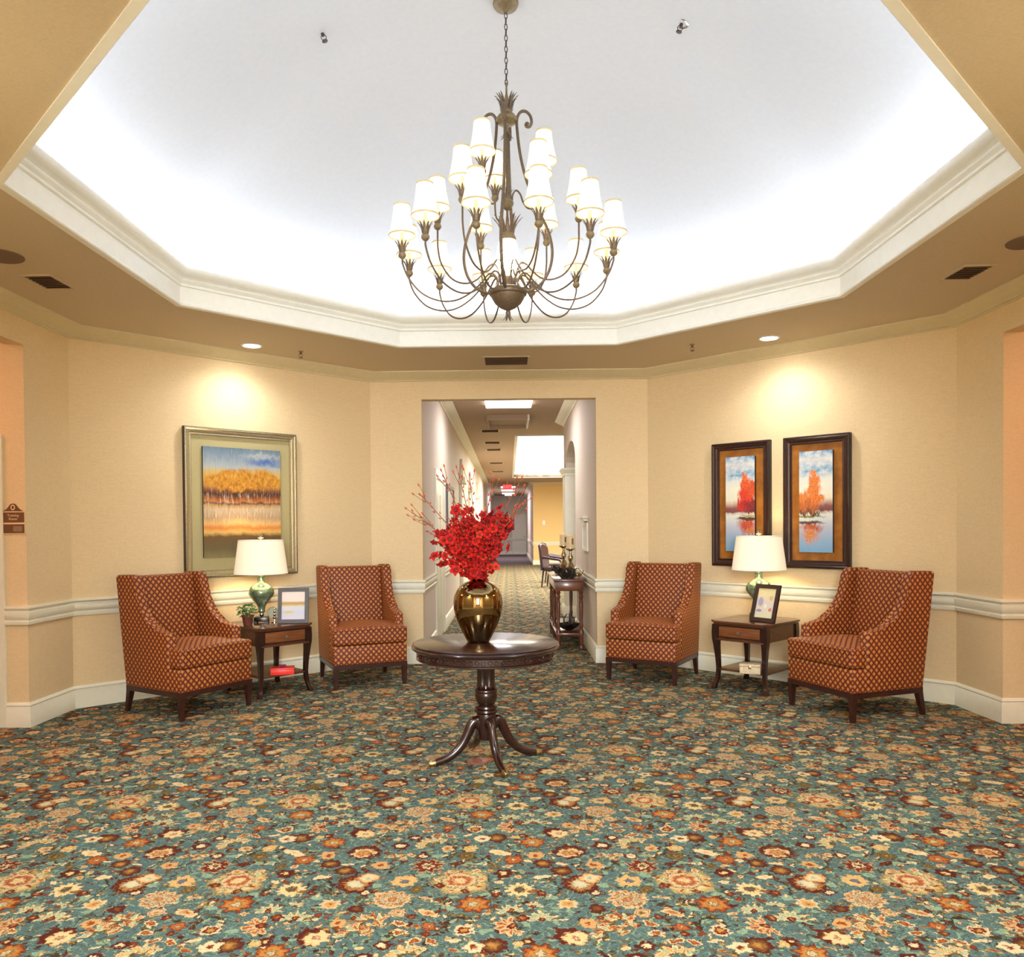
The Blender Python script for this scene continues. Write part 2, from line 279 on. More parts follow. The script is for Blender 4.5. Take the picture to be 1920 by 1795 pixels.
KINDS = {  # petals, depth, ramp over radius (last stop fades out)
 'lpet': (0, 0, pal((0, PG, 1), (.4, PG, 1), (.55, CR, 1), (.82, YE, 1), (.9, OL, 1), (1, OL, 0))),
 'ppet': (0, 0, pal((0, RU, 1), (.35, (190, 104, 56), 1), (.5, PE, 1), (.82, CR, 1), (.9, OL, 1), (1, OL, 0))),
 'leafo': (0, 0, pal((0, GO, 1), (.5, (120, 98, 52), 1), (.85, OL, 1), (1, OL, 0))),
 'halo': (5, .12, pal((0, YE, 1), (.6, (240, 214, 150), 1), (.82, (214, 178, 100), .9), (1, GO, 0))),
 'rose': (7, .08, pal((0, GO, 1), (.16, CR, 1), (.34, PE, 1), (.44, RU, 1), (.58, (190, 110, 80), 1), (.66, PE, 1), (.82, CR, 1), (.88, OL, 1), (1, OL, 0))),
 'mar': (4, .1, pal((0, PE, 1), (.3, RU, 1), (.7, MA, 1), (.9, MA, 1), (1, MA, 0))),
 'maro': (7, .14, pal((0, RU, 1), (.4, BR, 1), (.6, MA, 1), (.92, MA, 1), (1, MA, 0))),
 'bud': (0, 0, pal((0, RU, 1), (.45, PE, 1), (.75, CR, 1), (.85, OL, 1), (1, OL, 0))),
 'brown': (9, .12, pal((0, GO, 1), (.3, (176, 120, 56), 1), (.5, BR, 1), (.75, MA, 1), (.94, MA, 1), (1, OL, 0))),
 'rust8': (8, .2, pal((0, GR, 1), (.18, CR, 1), (.32, (110, 60, 30), 1), (.42, GO, 1), (.62, (206, 122, 54), 1), (.8, RU, 1), (.95, MA, 1), (1, MA, 0))),
 'rust6': (6, .2, pal((0, CR, 1), (.3, RU, 1), (.55, (206, 122, 54), 1), (.8, RU, 1), (.94, MA, 1), (1, MA, 0))),
 'gold6': (6, .16, pal((0, GO, 1), (.3, CR, 1), (.45, GO, 1), (.85, YE, 1), (1, GO, 0))),
 'olive7': (7, .22, pal((0, GO, 1), (.35, OL, 1), (.6, (150, 120, 62), 1), (.9, OL, 1), (1, OL, 0))),
 'peach6': (6, .15, pal((0, RU, 1), (.3, RU, 1), (.42, PE, 1), (.9, PE, 1), (1, CR, 0))),
 'peach8': (8, .25, pal((0, MA, 1), (.2, GO, 1), (.5, PE, 1), (.88, CR, 1), (1, MA, 0))),
 'mar6': (6, .2, pal((0, YE, 1), (.26, YE, 1), (.38, MA, 1), (.95, MA, 1), (1, MA, 0))),
 'marc6': (6, .18, pal((0, CR, 1), (.42, CR, 1), (.5, MA, 1), (.95, MA, 1), (1, MA, 0))),
 'mar8': (8, .3, pal((0, BR, 1), (.2, BR, 1), (.28, CR, 1), (.38, CR, 1), (.46, MA, 1), (.85, (140, 44, 22), 1), (.93, YE, 1), (1, YE, 0))),
 'yel8': (8, .18, pal((0, (120, 118, 130), 1), (.26, (120, 118, 130), 1), (.34, MA, 1), (.42, YE, 1), (.75, PE, 1), (.92, YE, 1), (1, OL, 0))),
 'cream5': (5, .25, pal((0, MA, 1), (.25, RU, 1), (.4, CR, 1), (.9, CR, 1), (1, OL, 0))),
 'cream7': (7, .22, pal((0, CR, 1), (.22, RU, 1), (.36, CR, 1), (.6, YE, 1), (.72, CR, 1), (.9, PE, 1), (1, OL, 0))),
 'heart': (7, .12, pal((0, GO, 1), (.3, GO, 1), (.42, MA, 1), (.66, (150, 44, 24), 1), (.74, CR, 1), (.92, CR, 1), (1, CR, 0))),
 'heart2': (4, .16, pal((0, RU, 1), (.3, CR, 1), (.55, CR, 1), (.65, MA, 1), (.93, MA, 1), (1, MA, 0))),
 'star': (11, .22, pal((0, (120, 110, 90), 1), (.2, (90, 80, 60), 1), (.34, BR, 1), (.42, YE, 1), (.84, CR, 1), (.9, OL, 1), (1, OL, 0))),
 'pine': (9, .16, pal((0, PE, 1), (.22, RU, 1), (.34, CR, 1), (.44, BR, 1), (.56, CR, 1), (.66, MA, 1), (.78, PE, 1), (.92, CR, 1), (1, OL, 0))),
 'ring': (6, .1, pal((0, OL, 1), (.25, GO, 1), (.45, CR, 1), (.6, RU, 1), (.8, CR, 1), (.93, MA, 1), (1, MA, 0))),
 'leafc': (0, 0, pal((0, PE, 1), (.5, CR, 1), (.8, CR, 1), (.88, OL, 1), (1, OL, 0))),
 'leafr': (0, 0, pal((0, RU, 1), (.6, RU, 1), (.9, PE, 1), (1, CR, 0))),
 'leafg': (0, 0, pal((0, (120, 150, 110), 1), (.5, PG, 1), (.8, PG, .8), (1, PG, 0))),
 'leafm': (0, 0, pal((0, RU, 1), (.6, MA, 1), (.9, MA, 1), (1, MA, 0))),
 'brownleaf': (0, 0, pal((0, (190, 120, 56), 1), (.6, BR, 1), (1, BR, 0))),
 'petal': (0, 0, pal((0, (206, 132, 60), 1), (.4, RU, 1), (.62, RU, 1), (.7, CR, 1), (.88, CR, 1), (.93, OL, 1), (1, OL, 0))),
 'lily': (5, .2, pal((0, OL, 1), (.16, GR, 1), (.5, PG, 1), (.62, CR, 1), (.86, YE, 1), (.92, OL, 1), (1, OL, 0))),
 'lily2': (3, .14, pal((0, PG, 1), (.45, PG, 1), (.6, CR, 1), (.88, YE, 1), (.93, OL, 1), (1, OL, 0))),
 'lilyp': (6, .16, pal((0, RU, 1), (.2, RU, 1), (.36, PE, 1), (.5, RU, 1), (.6, PE, 1), (.85, CR, 1), (.92, OL, 1), (1, OL, 0))),
 'horn': (3, .1, pal((0, YE, 1), (.4, GO, 1), (.65, CR, 1), (.85, PE, 1), (.93, RU, 1), (1, RU, 0))),
 'cres': (5, .12, pal((0, (150, 110, 80), 1), (.4, MA, 1), (.65, MA, 1), (.75, CR, 1), (.9, CR, 1), (1, OL, 0))),
 'shell': (7, .12, pal((0, CR, 1), (.35, (214, 210, 170), 1), (.5, RU, 1), (.6, GO, 1), (.72, MA, 1), (.93, MA, 1), (1, MA, 0))),
 'creamleaf': (4, .15, pal((0, PG, 1), (.4, CR, 1), (.85, PE, 1), (.93, RU, 1), (1, MA, 0))),
 'peachfan': (6, .2, pal((0, RU, 1), (.3, PE, 1), (.5, RU, 1), (.65, PE, 1), (.92, CR, 1), (1, MA, 0))),
 'feath': (7, .12, pal((0, OL, 1), (.3, (140, 130, 80), 1), (.5, GO, 1), (.7, RU, 1), (.8, CR, 1), (.95, PE, 1), (1, OL, 0))),
 'feath2': (8, .16, pal((0, OL, 1), (.4, OL, 1), (.6, GO, 1), (.9, YE, 1), (1, GO, 0))),
}
t = NT('floral_carpet')
P = t.pos()
wob = t.vm('SCALE', t.vm('SUBTRACT', t.noise(P, 34, 2, .6, 1), (.5, .5, .5))); wob.inputs['Scale'].default_value = .044
wob2 = t.vm('SCALE', t.vm('SUBTRACT', t.noise(P, 120, 2, .7, 1), (.5, .5, .5))); wob2.inputs['Scale'].default_value = .018
wob = t.vm('ADD', wob, wob2)
PW = t.vm('MULTIPLY', t.vm('ADD', P, wob), (1, 1, 0))
streak = t.noise(t.vm('MULTIPLY', P, (60, 420, 1)), 1, 2, .6)
big = t.noise(P, 7, 2)
col = t.mix(t.ramp(streak, [(.25, (0, 0, 0, 0)), (.75, (0, 0, 0, 1))]).outputs['Alpha'], s2l((52, 82, 86)), s2l((120, 146, 140)))
col = t.mix(t.math('MULTIPLY', big, .35), col, s2l((86, 112, 96)))
pale_flecks = t.ramp(t.noise(t.vm('MULTIPLY', P, (55, 300, 1)), 1, 3, .75), [(.60, (0, 0, 0, 0)), (.68, (0, 0, 0, .75))]).outputs['Alpha']  # whitish flecks streaked through the teal ground
col = t.mix(pale_flecks, col, s2l((180, 196, 184)))
# thin pale and olive tendrils
n1 = t.noise(PW, 9, 1)
wv = t.math('ABSOLUTE', t.math('SUBTRACT', t.math('FRACT', t.math('MULTIPLY', n1, 9)), .5))
col = t.mix(t.ramp(wv, [(.035, (255, 255, 255, 1)), (.09, (255, 255, 255, 0))]).outputs['Alpha'], col, s2l((152, 176, 138)))
n2 = t.noise(t.vm('ADD', PW, (3.3, 1.7, 0)), 8, 1)
wv = t.math('ABSOLUTE', t.math('SUBTRACT', t.math('FRACT', t.math('MULTIPLY', n2, 7)), .5))
col = t.mix(t.ramp(wv, [(.02, (255, 255, 255, 1)), (.05, (255, 255, 255, 0))]).outputs['Alpha'], col, s2l((76, 60, 32)))
# scattered small leaves and buds between the flowers
for sc_, off, st_, lim in ((17, (0, 0, 0), (1, 1.7, 1), .30), (15, (5.3, 2.1, 0), (1.9, 1, 1), .30), (30, (1.3, 7.1, 0), (1, 1.3, 1), .32)):
    vo = t.n('TexVoronoi', t.vm('MULTIPLY', t.vm('ADD', PW, off), st_)); vo.inputs['Scale'].default_value = sc_
    cs = t.n('SeparateColor', vo.outputs['Color'])
    cr = t.ramp(cs.outputs[0], [(0, (240, 214, 160, 1)), (.16, (150, 66, 30, 1)), (.34, (92, 36, 20, 1)), (.46, (214, 160, 86, 1)), (.60, (160, 186, 150, 1)), (.76, (112, 92, 50, 1)), (.88, (236, 190, 130, 1))], 'CONSTANT')
    rim = t.ramp(vo.outputs['Distance'], [(lim * .55, (255, 255, 255, 1)), (lim * .8, (150, 130, 90, 1)), (lim, (120, 110, 80, 0))])
    a_ = t.math('MULTIPLY', rim.outputs['Alpha'], t.math('GREATER_THAN', cs.outputs[1], .35))
    col = t.mix(a_, col, t.mix(1, cr.outputs[0], rim.outputs[0], 'MULTIPLY'))
fl = t.noise(t.vm('MULTIPLY', P, (170, 520, 1)), 1, 2, .7)
flc = t.ramp(fl, [(.25, (150, 150, 150)), (.5, (204, 204, 204)), (.72, (226, 226, 222))]).outputs[0]
fleck = t.math('MULTIPLY', t.math('SUBTRACT', t.noise(P, 95, 3, .75), .5), .75)
TC = t.vm('WRAP', PW, (TX, TY, 1), (0, 0, -1)).outputs[0]
tsep = t.n('SeparateXYZ', TC)
bump = t.bump(fl, .25, .004)
MOTIFS = [(a, b, c, d * (.62 if k[:4] == 'leaf' and d > .01 or k in ('bud', 'petal', 'brownleaf') else 1), e if e or k[:4] != 'leaf' else (a * 997 % 1) * 120 - 60, k) for a, b, c, d, e, k in MOTIFS]
GRP = {}
def motif_group(k):
    g = NT.__new__(NT); g.t = bpy.data.node_groups.new('motif_' + k, 'ShaderNodeTree'); g.N = g.t.nodes; g.L = g.t.links
    for nm, io, ty in (('Color', 'INPUT', 'Color'), ('Vector', 'INPUT', 'Vector'), ('Fleck', 'INPUT', 'Float'), ('Color', 'OUTPUT', 'Color')): g.t.interface.new_socket(name=nm, in_out=io, socket_type='NodeSocket' + ty)
    gi = g.N.new('NodeGroupInput'); m = gi.outputs[1]; r = g.vm('LENGTH', m).outputs['Value']
    n, dep, rp = KINDS[k]
    if n:
        a = g.n('TexGradient', m, gradient_type='RADIAL').outputs['Fac']
        if k in ('star', 'mar8', 'rust8'): r = g.math('MULTIPLY', r, g.math('MULTIPLY_ADD', g.math('COSINE', g.math('MULTIPLY', a, 2 * math.pi * n)), dep * .8, 1 + dep * .4))
        else: r = g.math('MULTIPLY', r, g.math('MULTIPLY_ADD', g.math('ABSOLUTE', g.math('COSINE', g.math('MULTIPLY', a, math.pi * n))), -dep * 1.6, 1 + dep * 1.5))
    r = g.math('ADD', r, gi.outputs[2])
    rm = g.ramp(r, rp)
    o = g.mix(rm.outputs['Alpha'], gi.outputs[0], rm.outputs['Color'])
    go = g.N.new('NodeGroupOutput'); g.L.new(o, go.inputs[0]); return g.t
for k in sorted({q[5] for q in MOTIFS}): GRP[k] = motif_group(k)
def copies(cx, cy, rad):
    for ox in (-TX, 0, TX):
        for oy in (-TY, 0, TY):
            yield cx + ox, cy + oy, rad
def hits(px, py, rad, x0, x1, y0, y1):
    dx = max(x0 - px, 0, px - x1); dy = max(y0 - py, 0, py - y1); return dx * dx + dy * dy < rad * rad
_cell = [0]
def leaf_shader(x0, x1, y0, y1):
    c = col; _cell[0] += 1; eps = _cell[0] * 2e-6
    for (cx, cy, rx, ry, a0, a1) in STEMS:
        for px, py, rad in copies(cx, cy, max(rx, ry)):
            if not hits(px, py, rad, x0, x1, y0, y1): continue
            m = t.n('Mapping', TC, (px + eps, py, 0), (0, 0, 0), (rx, ry, 1), vector_type='TEXTURE'); r = t.vm('LENGTH', m).outputs['Value']
            band = t.math('COMPARE', r, .93, .0045 / max(.02, (rx + ry) / 2))
            mid = R_((a0 + a1) / 2); half = math.cos(R_((a1 - a0) / 2))
            dt = t.math('DIVIDE', t.vm('DOT_PRODUCT', m, (math.cos(mid), math.sin(mid), 0)).outputs['Value'], r)
            c = t.mix(t.math('MULTIPLY', band, t.math('GREATER_THAN', dt, half)), c, s2l((66, 50, 26)))
    for (cx, cy, rx, ry, rot, k) in MOTIFS:
        for px, py, rad in copies(cx, cy, 1.12 * max(rx, ry)):
            if not hits(px, py, rad, x0, x1, y0, y1): continue
            m = t.n('Mapping', TC, (px + eps, py, 0), (0, 0, R_(rot)), (rx * 1.04, ry * 1.04, 1), vector_type='TEXTURE')
            gn = t.N.new('ShaderNodeGroup'); gn.node_tree = GRP[k]; t.L.new(m.outputs[0], gn.inputs[1]); t.set(gn.inputs[0], c); t.L.new(fleck.outputs[0], gn.inputs[2]); c = gn.outputs[0]
    c = t.mix(1, c, flc, 'MULTIPLY')
    b = t.N.new('ShaderNodeBsdfPrincipled'); t.L.new(c, b.inputs['Base Color']); b.inputs['Roughness'].default_value = .95; b.inputs['Specular IOR Level'].default_value = .15
    t.L.new(bump.outputs[0], b.inputs['Normal']); return b.outputs[0]
def tree(ix0, ix1, iy0, iy1, NX=6, NY=6):
    if ix1 - ix0 == 1 and iy1 - iy0 == 1: return leaf_shader(ix0 * TX / NX, ix1 * TX / NX, iy0 * TY / NY, iy1 * TY / NY)
    if ix1 - ix0 >= iy1 - iy0:
        m = (ix0 + ix1) // 2; f = t.math('GREATER_THAN', tsep.outputs[0], m * TX / NX); A = tree(ix0, m, iy0, iy1); B = tree(m, ix1, iy0, iy1)
    else:
        m = (iy0 + iy1) // 2; f = t.math('GREATER_THAN', tsep.outputs[1], m * TY / NY); A = tree(ix0, ix1, iy0, m); B = tree(ix0, ix1, m, iy1)
    mx = t.N.new('ShaderNodeMixShader'); t.set(mx.inputs[0], f.outputs[0]); t.L.new(A, mx.inputs[1]); t.L.new(B, mx.inputs[2]); return mx.outputs[0]
sh = tree(0, 6, 0, 6)
t.N.remove(t.b); t.b = None
t.L.new(sh, t.N['Material Output'].inputs[0])

# paintings -------------------------------------------------------
def blob(t, uv, cx, cy, rx, ry, soft=.25):
    m = t.n('Mapping', uv, (cx, cy, 0), (0, 0, 0), (rx, ry, 1), vector_type='TEXTURE')
    r = t.vm('LENGTH', m).outputs['Value']
    return t.ramp(r, [(max(0, 1 - soft), (255, 255, 255, 1)), (1, (0, 0, 0, 0))]).outputs['Alpha']
def uvd(t, amt, sc, stretch=(1, 1, 1), det=4):
    U = t.uv(); w_ = t.vm('SCALE', t.vm('SUBTRACT', t.noise(t.vm('MULTIPLY', U, stretch), sc, det, .7, 1), (.5, .5, .5))); w_.inputs['Scale'].default_value = amt
    return t.vm('MULTIPLY', t.vm('ADD', U, w_), (1, 1, 0))
t = NT('abstract_shore_painting'); U = uvd(t, .085, 7, (1, 1, 1), 6); v = t.n('SeparateXYZ', U).outputs[1]
c = t.ramp(v, [(0, (132, 118, 76)), (.08, (104, 92, 58)), (.19, (112, 82, 44)), (.23, (220, 180, 100)), (.27, (218, 130, 60)), (.31, (222, 180, 112)), (.36, (176, 146, 112)), (.44, (190, 168, 138)), (.475, (176, 132, 70)), (.49, (66, 58, 70)), (.505, (186, 112, 44)), (.54, (130, 72, 36)), (.575, (62, 32, 26)), (.61, (120, 66, 30)), (.65, (186, 128, 44)), (.73, (206, 156, 60)), (.78, (196, 176, 118)), (.82, (168, 176, 176)), (.9, (132, 150, 166)), (1, (96, 120, 136))])
st = t.noise(t.vm('MULTIPLY', t.uv(), (46, 7, 1)), 1.2, 5, .75)
lay = t.ramp(v, [(.28, (255, 255, 255, 0)), (.36, (255, 255, 255, .8)), (.56, (255, 255, 255, .8)), (.66, (255, 255, 255, .15)), (1, (255, 255, 255, .25))]).outputs['Alpha']
c = t.mix(t.math('MULTIPLY', t.ramp(st, [(.52, (255, 255, 255, 0)), (.66, (255, 255, 255, 1))]).outputs['Alpha'], lay), c, s2l((222, 206, 178)))
c = t.mix(t.math('MULTIPLY', t.ramp(st, [(.34, (0, 0, 0, 1)), (.44, (0, 0, 0, 0))]).outputs['Alpha'], .35), c, s2l((86, 56, 36)))
U2 = uvd(t, .22, 6, (1, 1, 1), 6)
c = t.mix(t.math('MULTIPLY', blob(t, U2, .80, .875, .34, .05, .9), .9), c, s2l((52, 96, 170)))
c = t.mix(t.math('MULTIPLY', blob(t, U2, .75, .94, .34, .03, .9), .5), c, s2l((206, 206, 196)))
tn = t.noise(t.vm('MULTIPLY', t.uv(), (1.4, 1, 1)), 13, 8, .85); fol = t.ramp(tn, [(.3, (96, 58, 22)), (.45, (176, 118, 34)), (.55, (214, 152, 50)), (.68, (206, 176, 96))])
for q in ((.18, .70, .2, .085), (.32, .755, .16, .07), (.52, .74, .2, .09), (.72, .75, .2, .075), (.88, .70, .16, .08), (.5, .67, .6, .06)): c = t.mix(blob(t, U2, *q, .45), c, fol.outputs[0])
t.base(c); t.p(Roughness=.55)
def lake(name, blobs):
    t = NT(name); U = uvd(t, .06, 6); v = t.n('SeparateXYZ', U).outputs[1]
    c = t.ramp(v, [(0, (120, 168, 204)), (.12, (150, 180, 206)), (.25, (188, 192, 206)), (.38, (220, 224, 214)), (.405, (196, 180, 170)), (.415, (120, 70, 66)), (.46, (140, 84, 84)), (.5, (196, 170, 150)), (.54, (226, 222, 196)), (.66, (232, 232, 206)), (.74, (214, 222, 214)), (.8, (96, 156, 196)), (.85, (150, 180, 204)), (.92, (206, 206, 206)), (.97, (110, 160, 196)), (1, (88, 140, 186))])
    cl = t.noise(t.vm('MULTIPLY', t.uv(), (3, 9, 1)), 1.3, 5, .7)
    c = t.mix(t.math('MULTIPLY', t.ramp(cl, [(.42, (255, 255, 255, 0)), (.6, (255, 255, 255, 1))]).outputs['Alpha'], t.ramp(v, [(.5, (255, 255, 255, 0)), (.6, (255, 255, 255, .8))]).outputs['Alpha']), c, s2l((226, 224, 218)))
    Ub = uvd(t, .26, 11, (1, .45, 1), 5); dt = t.noise(t.vm('MULTIPLY', t.uv(), (12, 36, 1)), 1.6, 4, .8)
    for (cx, cy, rx, ry, cc, so) in blobs:
        dark = tuple(int(q * .55) for q in cc); lite = tuple(min(255, int(q * 1.15 + 12)) for q in cc)
        c = t.mix(blob(t, Ub if ry > .034 else U, cx, cy, rx, ry, so), c, t.ramp(dt, [(.3, dark), (.5, cc), (.7, lite)]).outputs[0])
    t.base(c); t.p(Roughness=.5)
lake('red_tree_painting', [(.75, .29, .42, .10, (190, 74, 46), .6), (.85, .21, .3, .05, (206, 120, 60), .6), (.8, .345, .5, .022, (84, 60, 44), .4), (.85, .375, .45, .010, (150, 150, 76), .4), (.9, .43, .42, .035, (76, 34, 44), .5), (.72, .50, .40, .085, (196, 44, 36), .35), (.88, .50, .35, .10, (130, 40, 44), .5), (.70, .60, .32, .08, (214, 60, 38), .35), (.92, .66, .22, .10, (206, 84, 42), .35), (.66, .70, .22, .065, (226, 92, 44), .35), (.66, .78, .12, .05, (232, 112, 54), .35)])
lake('orange_tree_painting', [(.35, .17, .34, .10, (214, 134, 76), .7), (.36, .25, .44, .05, (186, 92, 54), .6), (.3, .295, .55, .02, (88, 70, 60), .5), (.28, .355, .6, .015, (130, 138, 66), .5), (.28, .40, .56, .04, (92, 60, 40), .5), (.25, .475, .45, .08, (176, 96, 46), .4), (.08, .56, .25, .06, (214, 124, 58), .35), (.50, .54, .30, .065, (214, 116, 48), .35), (.42, .62, .26, .06, (222, 124, 54), .35), (.45, .70, .20, .07, (226, 126, 58), .35), (.42, .78, .10, .035, (232, 136, 76), .35)])
t = NT('dune_print'); U = uvd(t, .04, 3); v = t.n('SeparateXYZ', U).outputs[1]
c = t.ramp(v, [(0, (206, 204, 214)), (.25, (196, 198, 214)), (.45, (206, 206, 216)), (.5, (206, 186, 140)), (.56, (176, 146, 90)), (.62, (190, 160, 110)), (.66, (236, 216, 206)), (1, (240, 222, 214))]); c = t.mix(blob(t, U, .3, .27, .25, .05, .3), c, s2l((206, 190, 120)))
t.base(c); t.p(Roughness=.2)
t = NT('harbour_print'); U = uvd(t, .05, 6); v = t.n('SeparateXYZ', U).outputs[1]
c = t.ramp(v, [(0, (222, 216, 180)), (.5, (216, 206, 196)), (.8, (228, 216, 170)), (1, (236, 224, 160))])
for q in [(.22, .55, .16, .18, (168, 160, 186), .3), (.2, .25, .18, .06, (160, 130, 170), .4), (.75, .68, .12, .1, (206, 176, 130), .3), (.78, .3, .1, .08, (200, 120, 110), .4), (.5, .4, .08, .1, (236, 234, 226), .3)]: c = t.mix(blob(t, U, *q[:4], q[5]), c, s2l(q[4]))
t.base(c); t.p(Roughness=.2)
# ------------------------------------------------------------------ mesh helpers
def bm_new(): return bmesh.new()
def box(bm, x0, x1, y0, y1, z0, z1, M=None, bev=0, seg=2):
    r = bmesh.ops.create_cube(bm, size=1, matrix=Matrix.Translation(((x0 + x1) / 2, (y0 + y1) / 2, (z0 + z1) / 2)) @ Matrix.Diagonal((abs(x1 - x0), abs(y1 - y0), abs(z1 - z0), 1)))
    vs = r['verts']
    if bev:
        es = list({e for v in vs for e in v.link_edges}); rb = bmesh.ops.bevel(bm, geom=es, offset=bev, segments=seg, profile=.5, affect='EDGES'); vs = [v for v in set(rb['verts']) | {v for f in rb['faces'] for v in f.verts} if v.is_valid]
        if M: # whole island
            seen = set(vs); st = list(vs)
            while st:
                v = st.pop()
                for e in v.link_edges:
                    o = e.other_vert(v)
                    if o not in seen: seen.add(o); st.append(o)
            vs = list(seen)
    if M: bmesh.ops.transform(bm, matrix=M, verts=vs)
    return vs
def lathe(bm, prof, seg=24, M=None, cap=True, fn=None):
    rings = []
    for r, z in prof:
        ring = []
        for i in range(seg):
            a = 2 * math.pi * i / seg; rr = fn(r, z, a) if fn else r
            v = Vector((rr * math.cos(a), rr * math.sin(a), z)); ring.append(bm.verts.new(M @ v if M else v))
        rings.append(ring)
    for A, B in zip(rings, rings[1:]):
        for i in range(seg): bm.faces.new((A[i], A[(i + 1) % seg], B[(i + 1) % seg], B[i]))
    if cap:
        if prof[0][0] > 1e-4: bm.faces.new(rings[0][::-1])
        if prof[-1][0] > 1e-4: bm.faces.new(rings[-1])
    return rings
def smooth_path(pts, n=6):
    P = [Vector(p) for p in pts]; P = [P[0] * 2 - P[1]] + P + [P[-1] * 2 - P[-2]]; out = []
    for i in range(1, len(P) - 2):
        for k in range(n):
            t = k / n; a, b, c, d = P[i - 1:i + 3]
            out.append(.5 * ((2 * b) + (c - a) * t + (2 * a - 5 * b + 4 * c - d) * t * t + (-a + 3 * b - 3 * c + d) * t ** 3))
    out.append(P[-2]); return out
def tube(bm, pts, rad, seg=8, flat=1.0, up=Vector((0, 0, 1)), M=None):
    pts = [Vector(p) for p in pts]; n = len(pts); rad = rad if isinstance(rad, (list, tuple)) else [rad] * n
    rings = []; prev = None
    for i, p in enumerate(pts):
        T = (pts[min(i + 1, n - 1)] - pts[max(i - 1, 0)]).normalized()
        if prev is None:
            X = T.cross(up)
            if X.length < 1e-3: X = T.cross(Vector((1, 0, 0)))
            X.normalize()
        else:
            X = (prev - T * prev.dot(T)).normalized()
        prev = X; Y = T.cross(X)
        k = rad[i] if i < len(rad) else rad[-1]
        ring = []
        for j in range(seg):
            a = 2 * math.pi * j / seg; v = p + X * (k * math.cos(a)) * flat + Y * (k * math.sin(a)); ring.append(bm.verts.new(M @ v if M else v))
        rings.append(ring)
    for A, B in zip(rings, rings[1:]):
        for j in range(seg): bm.faces.new((A[j], A[(j + 1) % seg], B[(j + 1) % seg], B[j]))
    bm.faces.new(rings[0][::-1]); bm.faces.new(rings[-1])
def prism(bm, poly, fn, d0, d1, bev=0):
    """poly: 2D outline; fn(a, b, d) -> point; extruded from depth d0 to d1"""
    A = [bm.verts.new(fn(a, b, d0)) for a, b in poly]; B = [bm.verts.new(fn(a, b, d1)) for a, b in poly]
    fs = [bm.faces.new(A[::-1]), bm.faces.new(B)]
    n = len(poly)
    for i in range(n): fs.append(bm.faces.new((A[i], A[(i + 1) % n], B[(i + 1) % n], B[i])))
    if bev:
        es = [e for e in set(fs[0].edges) | set(fs[1].edges)]
        bmesh.ops.bevel(bm, geom=es, offset=bev, segments=3, profile=.5, affect='EDGES')
def sweep(bm, path, prof, closed=False, side=1):
    """prof: (d, z): d = distance from the wall line towards the left of the path (side=1)"""
    n = len(path); P = [Vector(p) for p in path]; rows = []
    for i in range(n):
        a = P[i - 1] if (closed or i > 0) else None; b = P[(i + 1) % n] if (closed or i < n - 1) else None
        d1 = (P[i] - a).normalized() if a is not None else (b - P[i]).normalized()
        d2 = (b - P[i]).normalized() if b is not None else d1
        n1 = Vector((-d1.y, d1.x)) * side; n2 = Vector((-d2.y, d2.x)) * side
        m = (n1 + n2); m = m / (m.length_squared / 2) if m.length > 1e-6 else n1
        rows.append([bm.verts.new((P[i].x + m.x * d, P[i].y + m.y * d, z)) for d, z in prof])
    k = len(prof)
    rng = range(n) if closed else range(n - 1)
    for i in rng:
        A, B = rows[i], rows[(i + 1) % n]
        for j in range(k - 1): bm.faces.new((A[j], B[j], B[j + 1], A[j + 1]))
        bm.faces.new((A[k - 1], B[k - 1], B[0], A[0]))
    if not closed:
        bm.faces.new(rows[0][::-1]); bm.faces.new(rows[-1])
def uvbox(me):
    uv = me.uv_layers.new(name='UVMap').data
    for p in me.polygons:
        n = p.normal; ax = max(range(3), key=lambda i: abs(n[i]))
        for li in p.loop_indices:
            c = me.vertices[me.loops[li].vertex_index].co
            uv[li].uv = (c.y, c.z) if ax == 0 else ((c.x, c.z) if ax == 1 else (c.x, c.y))
def obj(name, bm, m, parent=None, loc=None, rot=None, smooth=35, uv=None, mats=None):
    bmesh.ops.recalc_face_normals(bm, faces=bm.faces)
    me = bpy.data.meshes.new(name); bm.to_mesh(me); bm.free()
    me.materials.append(MATS[m])
    for x in mats or []: me.materials.append(MATS[x])
    if uv == 'box': uvbox(me)
    if smooth is not None:
        me.shade_smooth() if hasattr(me, 'shade_smooth') else None
        if smooth < 180:
            try: me.set_sharp_from_angle(angle=R_(smooth))
            except Exception: pass
    else:
        me.shade_flat()
    o = bpy.data.objects.new(name, me); COL.objects.link(o)
    if parent: o.parent = parent
    if loc: o.location = loc
    if rot: o.rotation_euler = rot
    return o
def tag(o, label, cat, group=None):
    o['label'] = label; o['category'] = cat
    if group: o['group'] = group
    return o
def thing(name, label, cat, loc=(0, 0, 0), rz=0, group=None):
    o = bpy.data.objects.new(name, None); COL.objects.link(o); o.location = loc; o.rotation_euler = (0, 0, rz); o.empty_display_size = .1
    return tag(o, label, cat, group)
def struct(name, bm, m, smooth=None, parent=None, **k):
    o = obj(name, bm, m, parent, smooth=smooth, **k)
    if not parent: o['kind'] = 'structure'
    return o
def copy_tree(o, parent=None):
    c = o.copy(); COL.objects.link(c); c.parent = parent
    for ch in list(o.children): copy_tree(ch, c)
    return c
def quad(bm, pts):
    return bm.faces.new([bm.verts.new(p) for p in pts])
def uvquad(name, pts, m, parent):   # pts: bl, br, tr, tl
    bm = bm_new(); f = quad(bm, pts); L = bm.loops.layers.uv.new('UVMap')
    for l, c in zip(f.loops, ((0, 0), (1, 0), (1, 1), (0, 1))): l[L].uv = c
    me = bpy.data.meshes.new(name); bm.to_mesh(me); bm.free(); me.materials.append(MATS[m])
    o = bpy.data.objects.new(name, me); COL.objects.link(o); o.parent = parent; return o

